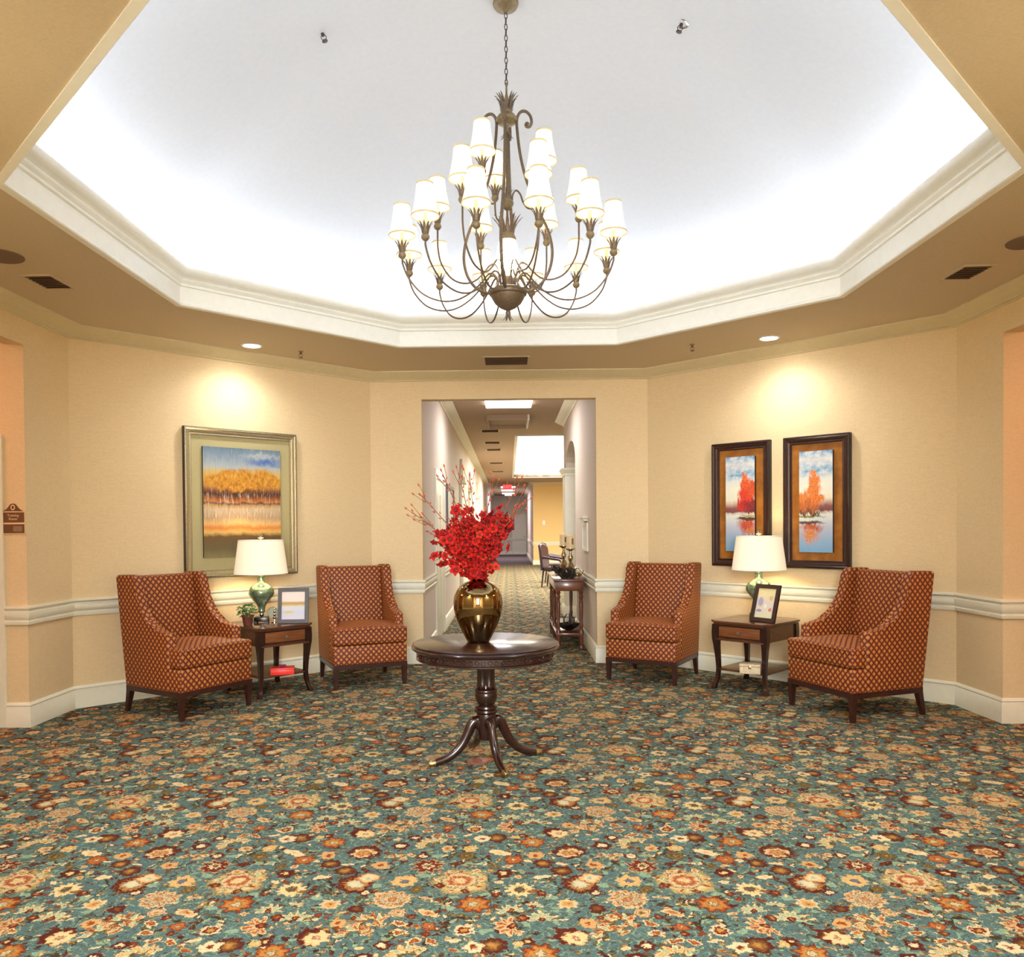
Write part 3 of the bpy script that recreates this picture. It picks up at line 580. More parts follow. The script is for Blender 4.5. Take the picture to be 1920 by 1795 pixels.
# ------------------------------------------------------------------ the setting
ZC = 3.118; AP = 3.583; RC = 4.973; HS = 1.482     # room octagon: apothem, centre y, half side
def octa(cx, cy, ap):
    h = ap * math.tan(math.pi / 8)
    return [(cx - h, cy + ap), (cx + h, cy + ap), (cx + ap, cy + h), (cx + ap, cy - h), (cx + h, cy - ap), (cx - h, cy - ap), (cx - ap, cy - h), (cx - ap, cy + h)]
RO = octa(CX, RC, AP)      # back-left, back-right, right-back, right-front, front-right, front-left, left-front, left-back
TH = .13
bm = bm_new(); quad(bm, [(-9, -6, 0), (12, -6, 0), (12, 31.5, 0), (-9, 31.5, 0)]); struct('floor', bm, 'floral_carpet')
bm = bm_new(); quad(bm, [(-9, 31.5, 0), (12, 31.5, 0), (12, 46, 0), (-9, 46, 0)]); struct('floor_corridor', bm, 'dark_corridor_carpet')
def wallplane(name, a, b, poly, m):
    """vertical wall from a to b (room on the left of a->b reversed): poly in (s along, z)"""
    a = Vector(a); b = Vector(b); d = (b - a).normalized(); n = Vector((-d.y, d.x))   # n points away from the room for clockwise order
    bm = bm_new(); prism(bm, poly, lambda s, z, t: (a.x + d.x * s + n.x * t, a.y + d.y * s + n.y * t, z), 0, TH)
    return struct(name, bm, m)
L8 = (Vector(RO[1]) - Vector(RO[0])).length; ZT = 3.3; OPH = 2.838
def opening(L, c, h): return [(0, 0), (c - h, 0), (c - h, OPH), (c + h, OPH), (c + h, 0), (L, 0), (L, ZT), (0, ZT)]
full = [(-.02, 0), (L8 + .02, 0), (L8 + .02, ZT), (-.02, ZT)]
OA = .933; OF = 1.42; SO0 = 5.854; SO1 = 2 * RC - SO0
wallplane('wall_back', RO[0], RO[1], opening(L8, L8 / 2, OA), 'wallpaper')
wallplane('wall_back_right', RO[1], RO[2], full, 'wallpaper')
hs = (SO0 - SO1) / 2
wallplane('wall_right', RO[2], RO[3], opening(L8, L8 / 2, hs), 'wallpaper')
wallplane('wall_front_right', RO[3], RO[4], full, 'wallpaper')
wallplane('wall_front', RO[4], RO[5], opening(L8, L8 / 2, OF), 'wallpaper')
wallplane('wall_front_left', RO[5], RO[6], full, 'wallpaper')
wallplane('wall_left', RO[6], RO[7], opening(L8, L8 / 2, hs), 'wallpaper')
wallplane('wall_back_left', RO[7], RO[0], full, 'wallpaper')
# ceiling ring around the tray
def tray(ap):          # the ceiling tray is an octagon a little longer than wide
    e = ap - 2.42; h = .99 + e * .4142; k = 1.039 + e * .4142; yc = 4.834
    return [(CX - h, yc + 2.47 + e), (CX + h, yc + 2.47 + e), (CX + ap, yc + k), (CX + ap, yc - k), (CX + h, yc - 2.47 - e), (CX - h, yc - 2.47 - e), (CX - ap, yc - k), (CX - ap, yc + k)]
TA = 2.42; TO = tray(TA)
bm = bm_new(); OUT = octa(CX, RC, AP + .1)
A = [bm.verts.new((x, y, ZC)) for x, y in OUT]; B = [bm.verts.new((x, y, ZC)) for x, y in TO]
A2 = [bm.verts.new((x, y, ZC + .1)) for x, y in OUT]; B2 = [bm.verts.new((x, y, ZC + .1)) for x, y in TO]
for i in range(8):
    j = (i + 1) % 8
    bm.faces.new((A[i], A[j], B[j], B[i])); bm.faces.new((A2[i], A2[j], B2[j], B2[i])); bm.faces.new((A[i], A[j], A2[j], A2[i])); bm.faces.new((B[i], B[j], B2[j], B2[i]))
struct('ceiling', bm, 'ceiling_paint')
# tray: bead, fascia, crown (swept round the octagon, room side = towards the centre)
ring_path = tray
bm = bm_new(); sweep(bm, ring_path(TA), [(-.03, ZC + .005), (-.03, ZC - .006), (.008, ZC - .006), (.014, ZC), (.014, ZC + .012), (.006, ZC + .020), (0, ZC + .02)], True, -1)
struct('trim_1', bm, 'tray_trim', 40)
bm = bm_new(); sweep(bm, ring_path(TA), [(-.05, ZC + .004), (.002, ZC + .004), (.002, 3.262), (-.05, 3.262)], True, -1)
struct('trim_2', bm, 'tray_trim')
prof = [(-.05, 3.262), (.006, 3.256), (.014, 3.262), (.014, 3.275), (.006, 3.281), (.012, 3.287), (.022, 3.297), (.026, 3.309), (.020, 3.315), (.026, 3.322), (.045, 3.330), (.062, 3.344), (.072, 3.362), (.074, 3.378), (.066, 3.392), (.05, 3.398), (-.05, 3.398)]
bm = bm_new(); sweep(bm, ring_path(TA), prof, True, -1); struct('trim_3', bm, 'tray_trim', 40)
# cove trough and dome
bm = bm_new()
def octr(a, ap):   # radius of the octagon at angle a
    k = math.pi / 4; return ap / math.cos(((a - math.pi / 8 + math.pi / 8 + k / 2) % k) - k / 2)
rows = []
NS = 64
AD = 2.80; Z0 = 3.27; ZP = 4.635
def dome_z(f): return Z0 + .16 + (ZP - Z0 - .16) * (1 - f ** 2.1)
for (ap, z) in [(2.42, 3.26), (AD, Z0)]:
    rows.append([bm.verts.new((CX + octr(2 * math.pi * i / NS, ap) * math.cos(2 * math.pi * i / NS), CY + octr(2 * math.pi * i / NS, ap) * math.sin(2 * math.pi * i / NS), z)) for i in range(NS)])
for q in range(17):
    f = 1 - q / 16
    row = []
    for i in range(NS):
        a = 2 * math.pi * i / NS; ro = octr(a, AD) * f; rr = AD * f * 1.035; bl = f ** 1.2; r = ro * bl + rr * (1 - bl)
        row.append(bm.verts.new((CX + r * math.cos(a), CY + r * math.sin(a), dome_z(f))))
        if f == 0: break
    rows.append(row)
for A, B in zip(rows, rows[1:]):
    for i in range(NS):
        j = (i + 1) % NS
        if len(B) == 1: bm.faces.new((A[i], A[j], B[0]))
        else: bm.faces.new((A[i], A[j], B[j], B[i]))
struct('ceiling_dome', bm, 'tray_white', 40)
# baseboards, chair rails and crown, swept wall by wall between the openings
BASE = [(0, 0), (.018, 0), (.018, .145), (.014, .150), (.014, .158), (.019, .163), (.012, .178), (.005, .184), (0, .184)]
RAIL = [(0, .760), (.016, .762), (.020, .770), (.020, .788), (.012, .793), (.012, .800), (.020, .808), (.026, .835), (.024, .858), (.014, .864), (.014, .870), (.024, .876), (.030, .886), (.028, .898), (0, .902)]
CRWN = [(0, 3.030), (.014, 3.030), (.020, 3.036), (.016, 3.043), (.024, 3.049), (.050, 3.058), (.085, 3.074), (.115, 3.092), (.138, 3.102), (.146, 3.108), (.146, ZC), (0, ZC)]
def lerp(a, b, s): a = Vector(a); b = Vector(b); return tuple(a + (b - a).normalized() * s)
m0 = (L8 / 2 - OA); ms = (L8 / 2 - hs)
runs = {'left': [(-4.0 + .26, SO0), (RO[7][0], SO0), RO[7], RO[0], (CX - OA, RO[0][1]), (CX - OA, 9.98)],
        'right': [(CX + OA, 11.25), (CX + OA, RO[0][1]), RO[1], RO[2], (RO[2][0], SO0), (6.5, SO0)],
        'front_right': [(6.5, SO1), (RO[3][0], SO1), RO[3], RO[4], (CX + OF, RO[4][1]), (CX + OF, -4.2)],
        'front_left': [(CX - OF, -4.2), (CX - OF, RO[5][1]), RO[5], RO[6], (RO[6][0], SO1), (-6.5, SO1)]}
for k, path in runs.items():
    bm = bm_new(); sweep(bm, path, BASE, False, -1); struct('baseboard_' + k, bm, 'trim_cream', 40)
    bm = bm_new(); sweep(bm, path, RAIL, False, -1); o = struct('trim_4', bm, 'trim_cream', 40)
bm = bm_new(); sweep(bm, RO, CRWN, True, -1); struct('trim_5', bm, 'crown_tan', 40)
# side halls: return walls (x, y), ceilings, ends
def slab(name, x0, x1, y0, y1, z0, z1, m, parent=None):
    bm = bm_new(); box(bm, x0, x1, y0, y1, z0, z1); return struct(name, bm, m, None, parent)
XL, XR = RO[7][0], RO[2][0]
for s, xa, nm in ((-1, XL, 'left'), (1, XR, 'right')):
    x0, x1 = sorted((xa + s * TH * .5, s * 6.6))
    slab('wall_hall_%s' % nm, x0, x1, SO0 + .002, SO0 + TH, 0, 3.3, 'wallpaper')
    slab('wall_hall_%s_front' % nm, x0, x1, SO1 - TH, SO1 - .002, 0, 3.3, 'wallpaper')
    slab('wall_hall_%s_end' % nm, *sorted((s * 6.6, s * 6.7)), SO1 - .1, SO0 + .1, 0, 3.3, 'wallpaper')
    slab('ceiling_hall_%s' % nm, x0, x1, SO1 - .1, SO0 + .1, 3.2, 3.28, 'corridor_ceiling_paint')
# entrance corridor behind the camera
x0 = OF
slab('wall_entrance_left', CX - x0 - TH, CX - x0, -4.2, RO[5][1] - TH, 0, 3.3, 'wallpaper')
slab('wall_entrance_right', CX + x0, CX + x0 + TH, -4.2, RO[5][1] - TH, 0, 3.3, 'wallpaper')
slab('wall_entrance_end', -1.6, 1.6, -4.3, -4.2, 0, 3.3, 'wallpaper')
slab('ceiling_entrance', -1.6, 1.6, -4.2, RO[5][1] - TH, 3.22, 3.3, 'corridor_ceiling_paint')
# back corridor
YB = RO[0][1] + TH; CCZ = 3.25; YE = 44.0; YD = 31.5
WL, WR = CX - OA, CX + OA
slab('wall_corridor_left', WL - TH, WL, YB - .02, YE, 0, 3.4, 'corridor_wallpaper')
# right wall with an arch, ends at a white pier
arch = [(YB - .02, 0), (11.25, 0), (11.25, 2.42)] + [(12.15 - .9 * math.cos(R_(a)), 2.42 + .34 * math.sin(R_(a))) for a in range(15, 166, 15)] + [(13.05, 2.42), (13.55, 2.42), (13.55, 3.4), (YB - .02, 3.4)]
bm = bm_new(); prism(bm, arch, lambda a, b, d: (WR + d, a, b), 0, .28); struct('wall_corridor_right', bm, 'corridor_wallpaper')
slab('ceiling_corridor', WL - TH, .19, YB - .02, YE, CCZ, CCZ + .1, 'corridor_ceiling_paint')
bm = bm_new(); box(bm, .19, 9.0, YB - .02, 15.5, CCZ, CCZ + .1); struct('ceiling_dining_near', bm, 'corridor_ceiling_paint')
bm = bm_new(); box(bm, .19, 9.0, 28.2, YE, CCZ, CCZ + .1); struct('ceiling_dining_far', bm, 'corridor_ceiling_paint')
bm = bm_new(); box(bm, 7.0, 9.0, 15.5, 28.2, CCZ, CCZ + .1); struct('ceiling_dining_side', bm, 'corridor_ceiling_paint')
# dining tray: walls and lid above the opening
bm = bm_new()
sweep(bm, [(.19, 15.5), (7.0, 15.5), (7.0, 28.2), (.19, 28.2)], [(0, CCZ - .02), (.06, CCZ - .02), (.06, CCZ + .22), (0, CCZ + .22)], True, -1)
struct('trim_6', bm, 'tray_trim')
slab('ceiling_dining_tray', -.4, 7.6, 14.9, 28.8, 4.0, 4.08, 'dining_tray_white')
for i, (a, b, c, d) in enumerate(((-.45, -.4, 14.9, 28.8), (7.6, 7.65, 14.9, 28.8), (-.4, 7.6, 14.85, 14.9), (-.4, 7.6, 28.8, 28.85))):
    slab('trim_%d' % (7 + i), a, b, c, d, CCZ + .05, 4.05, 'dining_tray_white')
slab('wall_dining_end', .96, 9.0, YD, YD + .12, 0, CCZ, 'dining_wallpaper')
slab('wall_dining_side', 9.0, 9.1, YB + 1, YE, 0, 3.4, 'dining_wallpaper')
slab('wall_dining_near', WR + .28, 9.0, 9.4, 9.52, 0, 3.4, 'dining_wallpaper')
slab('wall_corridor_far_right', .96, 1.08, YD + .12, YE, 0, CCZ, 'corridor_wallpaper')
slab('wall_corridor_end', WL - .3, 1.2, YE, YE + .1, 0, 3.4, 'corridor_wallpaper')
bm = bm_new(); sweep(bm, [(.96, YE), (.96, YD), (9.0, YD)], BASE, False, -1); struct('baseboard_dining', bm, 'trim_cream', 40)
bm = bm_new(); sweep(bm, [(.96, YE), (.96, YD), (9.0, YD)], RAIL, False, -1); struct('trim_11', bm, 'trim_cream', 40)
CR2 = [(d, z + CCZ - ZC) for d, z in CRWN]
bm = bm_new(); sweep(bm, [(WR, 13.55), (WR, YB)], CR2, False, -1); struct('trim_12', bm, 'trim_cream', 40)
bm = bm_new(); sweep(bm, [(WL, YB), (WL, YE)], CR2, False, -1); struct('trim_13', bm, 'trim_cream', 40)
bm = bm_new(); sweep(bm, [(.96, YE), (.96, YD), (9.0, YD)], CR2, False, -1); struct('trim_14', bm, 'trim_cream', 40)
bm = bm_new(); sweep(bm, [(WL, 11.3), (WL, YE)], BASE, False, -1); struct('baseboard_corridor', bm, 'trim_cream', 40)
bm = bm_new(); sweep(bm, [(WL, 11.3), (WL, YE)], RAIL, False, -1); struct('trim_15', bm, 'trim_cream', 40)
bm = bm_new(); sweep(bm, [(WL, YE), (1.0, YE)], BASE, False, -1); struct('baseboard_end', bm, 'trim_cream', 40)
bm = bm_new(); sweep(bm, [(WL, YE), (1.0, YE)], RAIL, False, -1); struct('trim_16', bm, 'trim_cream', 40)

# doors -----------------------------------------------------------
def casing(bm, fn, w, h, t=.02, cw=.11):
    for (a, b, c, d) in ((-w / 2 - cw, -w / 2, 0, h), (w / 2, w / 2 + cw, 0, h), (-w / 2 - cw, w / 2 + cw, h, h + cw)):
        prism(bm, [(a, c), (b, c), (b, d), (a, d)], fn, 0, t)
def panel_door(name, fn, w, h, swing='trim_cream'):
    bm = bm_new(); prism(bm, [(-w / 2, .01), (w / 2, .01), (w / 2, h), (-w / 2, h)], fn, -.02, .004)
    d = struct(name, bm, swing)
    bm = bm_new(); casing(bm, fn, w, h); obj('door_casing', bm, 'trim_cream', d, smooth=None)
    for i in range(2):
        for j, (z0, z1) in enumerate(((.25, .95), (1.1, 1.9))):
            a = -w / 2 + .12 + i * (w / 2 - .06); b = a + w / 2 - .18
            bm = bm_new(); prism(bm, [(a, z0), (b, z0), (b, z1), (a, z1)], fn, .004, .014, 0); obj('door_panel', bm, swing, d, smooth=None)
    bm = bm_new(); q = fn(w / 2 - .07, 1.0, .05); bmesh.ops.create_uvsphere(bm, u_segments=12, v_segments=8, radius=.03, matrix=Matrix.Translation(q)); obj('door_handle', bm, 'brass', d)
    return d
panel_door('door_1', lambda a, b, d: (-4.33 + a, SO0 - d, b), .96, 2.06)
panel_door('door_2', lambda a, b, d: (WL + d, 10.65 + a, b), 1.1, 2.10)
panel_door('door_3', lambda a, b, d: (.60 + a, YE - d, b), .62, 2.12)
# ------------------------------------------------------------------ armchairs
def armchair():
    r = thing('armchair', 'x', 'armchair')
    F = 'lattice_upholstery'
    # seat box under the cushion
    bm = bm_new(); box(bm, -.345, .345, -.345, .33, 0.215, .392, bev=.014, seg=3); obj('seat_base', bm, F, r, uv='box')
    # T-shaped cushion with a crowned top
    bm = bm_new()
    out = [(-.348, -.352), (.348, -.352), (.348, -.205), (.272, -.205), (.272, .25), (-.272, .25), (-.272, -.205), (-.348, -.205)]
    A = [bm.verts.new((x, y, .398)) for x, y in out]; B = [bm.verts.new((x, y, .545)) for x, y in out]
    bm.faces.new(A[::-1]); top = bm.faces.new(B)
    for i in range(8): bm.faces.new((A[i], A[(i + 1) % 8], B[(i + 1) % 8], B[i]))
    es = list(set(A and [e for f in bm.faces for e in f.edges if (e.verts[0] in B and e.verts[1] in B) or (e.verts[0] in A and e.verts[1] in A)]))
    ve = [e for e in bm.edges if (e.verts[0] in A) != (e.verts[1] in A)]
    bmesh.ops.bevel(bm, geom=es + ve, offset=.028, segments=4, profile=.6, affect='EDGES')
    bmesh.ops.triangulate(bm, faces=[f for f in bm.faces if len(f.verts) > 4])
    bmesh.ops.subdivide_edges(bm, edges=[e for e in bm.edges if e.calc_length() > .12], cuts=3, use_grid_fill=True)
    for v in bm.verts:
        if v.co.z > .53:
            k = max(0, 1 - (v.co.x / .36) ** 2) * max(0, 1 - ((v.co.y + .05) / .34) ** 2); v.co.z += .04 * k
    obj('seat_cushion', bm, F, r, uv='box', smooth=50)
    bm = bm_new()   # piping round the cushion front
    tube(bm, [(-.338, -.352, .528), (0, -.354, .530), (.338, -.352, .528)], .006, 6)
    obj('piping', bm, F, r, uv='box')
    # raked backrest
    bm = bm_new()
    M = Matrix.Translation((0, .235, .44)) @ Matrix.Rotation(R_(-9), 4, 'X')
    box(bm, -.277, .277, -.045, .085, 0, .655, M, .03, 4)
    obj('backrest', bm, F, r, uv='box')
    bm = bm_new(); M = Matrix.Translation((0, .30, .21)) @ Matrix.Rotation(R_(-8), 4, 'X'); box(bm, -.30, .30, 0, .055, 0, .885, M, .02, 3)
    obj('back_panel', bm, F, r, uv='box')
    # arm and wing in one swept panel per side
    top = [(-.215, .645), (-.20, .66), (-.12, .668), (-.05, .682), (.02, .706), (.08, .748), (.125, .806), (.158, .880), (.185, .965), (.205, 1.045), (.222, 1.088), (.26, 1.103), (.43, 1.098), (.452, 1.08)]
    poly = [(-.215, .215)] + top + [(.335, .215)]
    for s in (-1, 1):
        bm = bm_new()
        prism(bm, poly, lambda a, b, d: (s * d, a, b), .272, .350, .016)
        obj('arm_panel', bm, F, r, uv='box', smooth=50)
    # wooden rail and legs
    bm = bm_new()
    for (a, b, c, d) in ((-.345, .345, -.345, -.32), (-.345, .345, .31, .335), (-.345, -.32, -.33, .32), (.32, .345, -.33, .32)): box(bm, a, b, c, d, .178, .218)
    obj('leg_rail', bm, 'wood_dark_leg', r, smooth=None)
    for x, y, sp in ((-.322, -.322, 0), (.322, -.322, 0), (-.318, .312, .05), (.318, .312, .05)):
        bm = bm_new()
        A = [bm.verts.new((x + a * .024, y + b * .024, .20)) for a, b in ((-1, -1), (1, -1), (1, 1), (-1, 1))]
        B = [bm.verts.new((x + a * .015, y + sp + b * .015, 0)) for a, b in ((-1, -1), (1, -1), (1, 1), (-1, 1))]
        bm.faces.new(A); bm.faces.new(B[::-1])
        for i in range(4): bm.faces.new((A[i], A[(i + 1) % 4], B[(i + 1) % 4], B[i]))
        obj('leg', bm, 'wood_dark_leg', r, smooth=None)
    return r
ch = armchair()
spots = [(-2.614, 6.452, 59.1, 'rust lattice armchair nearest the left hall, angled in front of the big landscape picture'),
         (-1.415, 7.603, 24.0, 'rust lattice armchair between the left side table and the corridor opening'),
         (1.382, 7.714, -29.8, 'rust lattice armchair between the corridor opening and the right side table'),
         (2.698, 6.292, -69.0, 'rust lattice armchair nearest the right hall, angled below the twin tree pictures')]
for i, (x, y, a, lb) in enumerate(spots):
    c = ch if i == 0 else copy_tree(ch)
    c.location = (x, y, 0); c.rotation_euler = (0, 0, R_(a)); c['label'] = lb; c['group'] = 'lattice armchairs around the lobby'

# ------------------------------------------------------------------ side tables (local -y is the drawer front)
def clipped(hw, hd, c): return [(-hw + c, -hd), (hw - c, -hd), (hw, -hd + c), (hw, hd - c), (hw - c, hd), (-hw + c, hd), (-hw, hd - c), (-hw, -hd + c)]
def side_table():
    r = thing('side_table', 'x', 'table')
    W, D = .262, .30
    bm = bm_new()
    P3 = lambda a, b, d: (a, b, d)
    prism(bm, clipped(W + .03, D + .03, .07), P3, .592, .612, .006); obj('tabletop', bm, 'table_walnut', r)
    bm = bm_new(); prism(bm, clipped(W + .015, D + .015, .06), P3, .578, .5935, .004); obj('top_moulding', bm, 'table_walnut', r)
    bm = bm_new(); prism(bm, clipped(W - .012, D - .012, .045), P3, .445, .579); obj('apron', bm, 'table_walnut', r, smooth=None)
    # drawer front with a bead and knob
    bm = bm_new(); box(bm, -W + .065, W - .065, -D + .004, -D + .02, .468, .566, bev=.003); dr = obj('drawer', bm, 'drawer_walnut', r)
    bm = bm_new(); y = -D + .0
    for (a, b, c, d) in ((-W + .055, W - .055, .562, .572), (-W + .055, W - .055, .462, .472), (-W + .055, -W + .065, .462, .572), (W - .065, W - .055, .462, .572)): box(bm, a, b, y, y + .02, c, d)
    obj('drawer_bead', bm, 'mahogany', dr, smooth=None)
    bm = bm_new(); lathe(bm, [(.006, 0), (.006, .014), (.015, .02), (.016, .028), (.009, .034), (0, .035)], 12, Matrix.Translation((0, -D + .006, .515)) @ Matrix.Rotation(R_(90), 4, 'X')); obj('drawer_knob', bm, 'vent_dark', dr)
    bm = bm_new(); box(bm, -W + .03, W - .03, -D - .004, -D + .016, .436, .450, bev=.003); obj('rail', bm, 'table_walnut', r)
    for sx in (-1, 1):
        for sy in (-1, 1):
            bm = bm_new(); rows = []
            for z, o, h in ((.578, 0, .028), (.50, .002, .029), (.45, .001, .028), (.38, -.003, .023), (.28, -.010, .019), (.18, -.014, .017), (.10, -.008, .016), (.05, .004, .0165), (.02, .014, .019), (0, .017, .019)):
                x = sx * (W - .028 + o); y = sy * (D - .028 + o)
                rows.append([bm.verts.new((x + a * h, y + b * h, z)) for a, b in ((-1, -1), (1, -1), (1, 1), (-1, 1))])
            bm.faces.new(rows[0]); bm.faces.new(rows[-1][::-1])
            for A, B in zip(rows, rows[1:]):
                for i in range(4): bm.faces.new((A[i], A[(i + 1) % 4], B[(i + 1) % 4], B[i]))
            obj('leg', bm, 'mahogany', r, smooth=40)
    bm = bm_new(); prism(bm, clipped(W - .025, D - .025, .035), P3, .165, .183, .004); obj('shelf', bm, 'table_walnut', r)
    return r
tl = side_table(); tl.location = (-2.185, 7.175, 0); tl.rotation_euler = (0, 0, R_(46)); tl['label'] = 'dark walnut side table with one drawer between the two left armchairs'
tr = copy_tree(tl); tr.location = (2.215, 7.21, 0); tr.rotation_euler = (0, 0, R_(-45)); tr['label'] = 'dark walnut side table with one drawer between the two right armchairs'
tl['group'] = tr['group'] = 'walnut side tables beside the armchairs'

# ------------------------------------------------------------------ table lamps
def table_lamp():
    r = thing('table_lamp', 'x', 'lamp')
    bm = bm_new(); box(bm, -.062, .062, -.062, .062, .010, .050, bev=.004)
    for x in (-.05, .05):
        for y in (-.05, .05): box(bm, x - .012, x + .012, y - .012, y + .012, 0, .014)
    obj('lamp_base', bm, 'black_gloss', r)
    bm = bm_new(); bmesh.ops.create_uvsphere(bm, u_segments=16, v_segments=10, radius=.022, matrix=Matrix.Translation((0, 0, .072))); obj('base_ball', bm, 'chrome', r)
    bm = bm_new(); lathe(bm, [(.018, .085), (.030, .092), (.034, .10), (.030, .115), (.034, .14), (.050, .17), (.080, .205), (.106, .24), (.116, .265), (.112, .295), (.094, .325), (.064, .345), (.040, .358), (.033, .375), (.032, .405), (.038, .413), (.038, .425), (.0, .425)], 32)
    obj('glass_body', bm, 'mercury_green', r)
    bm = bm_new(); lathe(bm, [(.022, .42), (.022, .435), (.012, .44), (.009, .47), (.009, .765), (.0, .766)], 12); obj('lamp_stem', bm, 'brass', r)
    bm = bm_new(); A = [(.238, .443), (.198, .748)]
    lathe(bm, A + [(.195, .748), (.235, .443)], 48, cap=False); obj('lamp_shade', bm, 'table_shade', r)
    sh = r.children[-1]
    for rr, z in ((.2385, .444), (.1985, .747)):
        bm = bm_new(); lathe(bm, [(rr, z - .004), (rr + .002, z), (rr, z + .004), (rr - .004, z), (rr, z - .004)], 48, cap=False); obj('shade_trim', bm, 'white_linen', sh)
    bm = bm_new()
    for k in range(3):
        a = k * 2.094; tube(bm, [(.009 * math.cos(a), .009 * math.sin(a), .738), (.195 * math.cos(a), .195 * math.sin(a), .742)], .003, 6)
    obj('shade_spider', bm, 'brass', r)
    bm = bm_new(); lathe(bm, [(.008, .76), (.024, .766), (.026, .772), (.012, .777), (.010, .783), (.018, .79), (.012, .80), (0, .804)], 16); obj('finial', bm, 'chrome', r)
    bm = bm_new(); bmesh.ops.create_uvsphere(bm, u_segments=12, v_segments=8, radius=.03, matrix=Matrix.Translation((.0, 0.03, .60))); obj('bulb', bm, 'white_plastic', r)
    return r
l1 = table_lamp(); l1.location = (-2.262, 7.23, .612); l1.rotation_euler = (0, 0, R_(10)); l1['label'] = 'green mercury glass lamp with cream shade on left table beside small plant'
l2 = copy_tree(l1); l2.location = (2.262, 7.26, .612); l2['label'] = 'green mercury glass lamp with cream shade on right table behind tilted photo frame'
l1['group'] = l2['group'] = 'green glass table lamps'
for l in (l1, l2): point('table_lamp_bulb', (l.location.x, l.location.y, 1.20), 7.5, (1, .82, .55), .03)

# things on the left table
r = thing('potted_ivy', 'small leafy ivy in a terracotta pot on left side table', 'plant', (-2.31, 6.99, .612))
bm = bm_new(); lathe(bm, [(.036, 0), (.05, .075), (.055, .077), (.055, .092), (.046, .092), (.042, .08), (0, .08)], 20); obj('pot', bm, 'terracotta', r)
rnd = random.Random(3)
lf = None
for k in range(90):
    a = rnd.uniform(0, 6.283); e = rnd.uniform(-.35, 1.45); R0 = rnd.uniform(.045, .085)
    p = Vector((math.cos(a) * math.cos(e) * R0 * 1.15, math.sin(a) * math.cos(e) * R0 * 1.15, .115 + math.sin(e) * R0 * .8))
    if lf is None:
        bm = bm_new(); pts = [(0, 0, 0), (.011, .006, .003), (.014, .018, .004), (.006, .022, .002), (0, .032, -.002), (-.006, .022, .002), (-.014, .018, .004), (-.011, .006, .003)]
        c = bm.verts.new((0, .014, 0)); vs = [bm.verts.new(q) for q in pts]
        for i in range(8): bm.faces.new((c, vs[i], vs[(i + 1) % 8]))
        lf = obj('leaf', bm, 'leaf_green', r); o = lf
    else:
        o = lf.copy(); COL.objects.link(o); o.parent = r
    o.location = p; o.rotation_euler = (rnd.uniform(-.6, 1.3), rnd.uniform(-.5, .5), a - 1.57 + rnd.uniform(-.6, .6)); s = rnd.uniform(.7, 1.15); o.scale = (s, s, s)
bm = bm_new()
for k in range(14):
    a = k * 2.4; tube(bm, smooth_path([(0, 0, .07), (.02 * math.cos(a), .02 * math.sin(a), .11), (.07 * math.cos(a), .07 * math.sin(a), .10 + .04 * math.sin(k))], 3), .0022, 5)
obj('ivy_stems', bm, 'leaf_green', r)

def easel_frame(lb, loc, rz, w, h, fw, fm, pic, lean):
    r = thing('photo_frame', lb, 'picture frame', loc, rz)
    M = Matrix.Rotation(R_(-lean), 4, 'X')
    bm = bm_new(); o = [(-w / 2, 0), (w / 2, 0), (w / 2, h), (-w / 2, h)]; i_ = [(-w / 2 + fw, fw), (w / 2 - fw, fw), (w / 2 - fw, h - fw), (-w / 2 + fw, h - fw)]
    V = lambda a, b, d: bm.verts.new(M @ Vector((a, d, b)))
    A = [V(a, b, -.012) for a, b in o]; B = [V(a, b, -.012) for a, b in i_]; C_ = [V(a, b, .0) for a, b in i_]; D = [V(a, b, .006) for a, b in o]
    for q in range(4):
        n = (q + 1) % 4; bm.faces.new((A[q], A[n], B[n], B[q])); bm.faces.new((B[q], B[n], C_[n], C_[q])); bm.faces.new((D[q], D[n], A[n], A[q]))
    bm.faces.new(D)
    obj('frame', bm, fm, r, smooth=None)
    f = lambda a, b, d: tuple(M @ Vector((a, d, b)))
    uvquad('print', [f(-w / 2 + fw - .002, fw - .002, .002), f(w / 2 - fw + .002, fw - .002, .002), f(w / 2 - fw + .002, h - fw + .002, .002), f(-w / 2 + fw - .002, h - fw + .002, .002)], pic, r)
    bm = bm_new(); prism(bm, [(-.03, .02), (.03, .02), (.018, h * .7), (-.018, h * .7)], lambda a, b, d: (a, .006 + (h * .7 - b) * .30 + math.sin(R_(lean)) * b * 1.0 + d, b * .97), 0, .004); obj('easel_strut', bm, fm, r, smooth=None)
    return r
easel_frame('charcoal photo frame with pale dune print standing on left side table', (-1.945, 7.12, .613), R_(6), .272, .318, .034, 'frame_charcoal', 'dune_print', 10)
easel_frame('dark brown photo frame with pastel print tilted on right side table', (2.205, 6.99, .613), R_(-56), .262, .335, .036, 'frame_espresso', 'harbour_print', 16)
r = thing('crystal_figurine', 'small clear beaded crystal figurine behind the charcoal photo frame', 'figurine', (-2.135, 7.20, .612))
bm = bm_new(); lathe(bm, [(.028, 0), (.028, .008), (.008, .014), (.006, .03), (.014, .038), (.016, .048), (.008, .056), (.012, .066), (.014, .076), (.007, .084), (.011, .094), (.012, .104), (.005, .112), (.008, .12), (.006, .13), (0, .134)], 14); obj('beaded_stem', bm, 'chrome', r)
bm = bm_new(); lathe(bm, [(.0, 0), (.045, 0), (.052, .006), (.045, .012), (0, .012)], 24, Matrix.Translation((-.02, .02, .09)) @ Matrix.Rotation(R_(84), 4, 'X')); obj('glass_disc', bm, 'glass_plain', r)
r = thing('gift_box', 'flat bright red box with purple bow on the lower shelf, left table', 'box', (-2.005, 6.985, .184), R_(14))
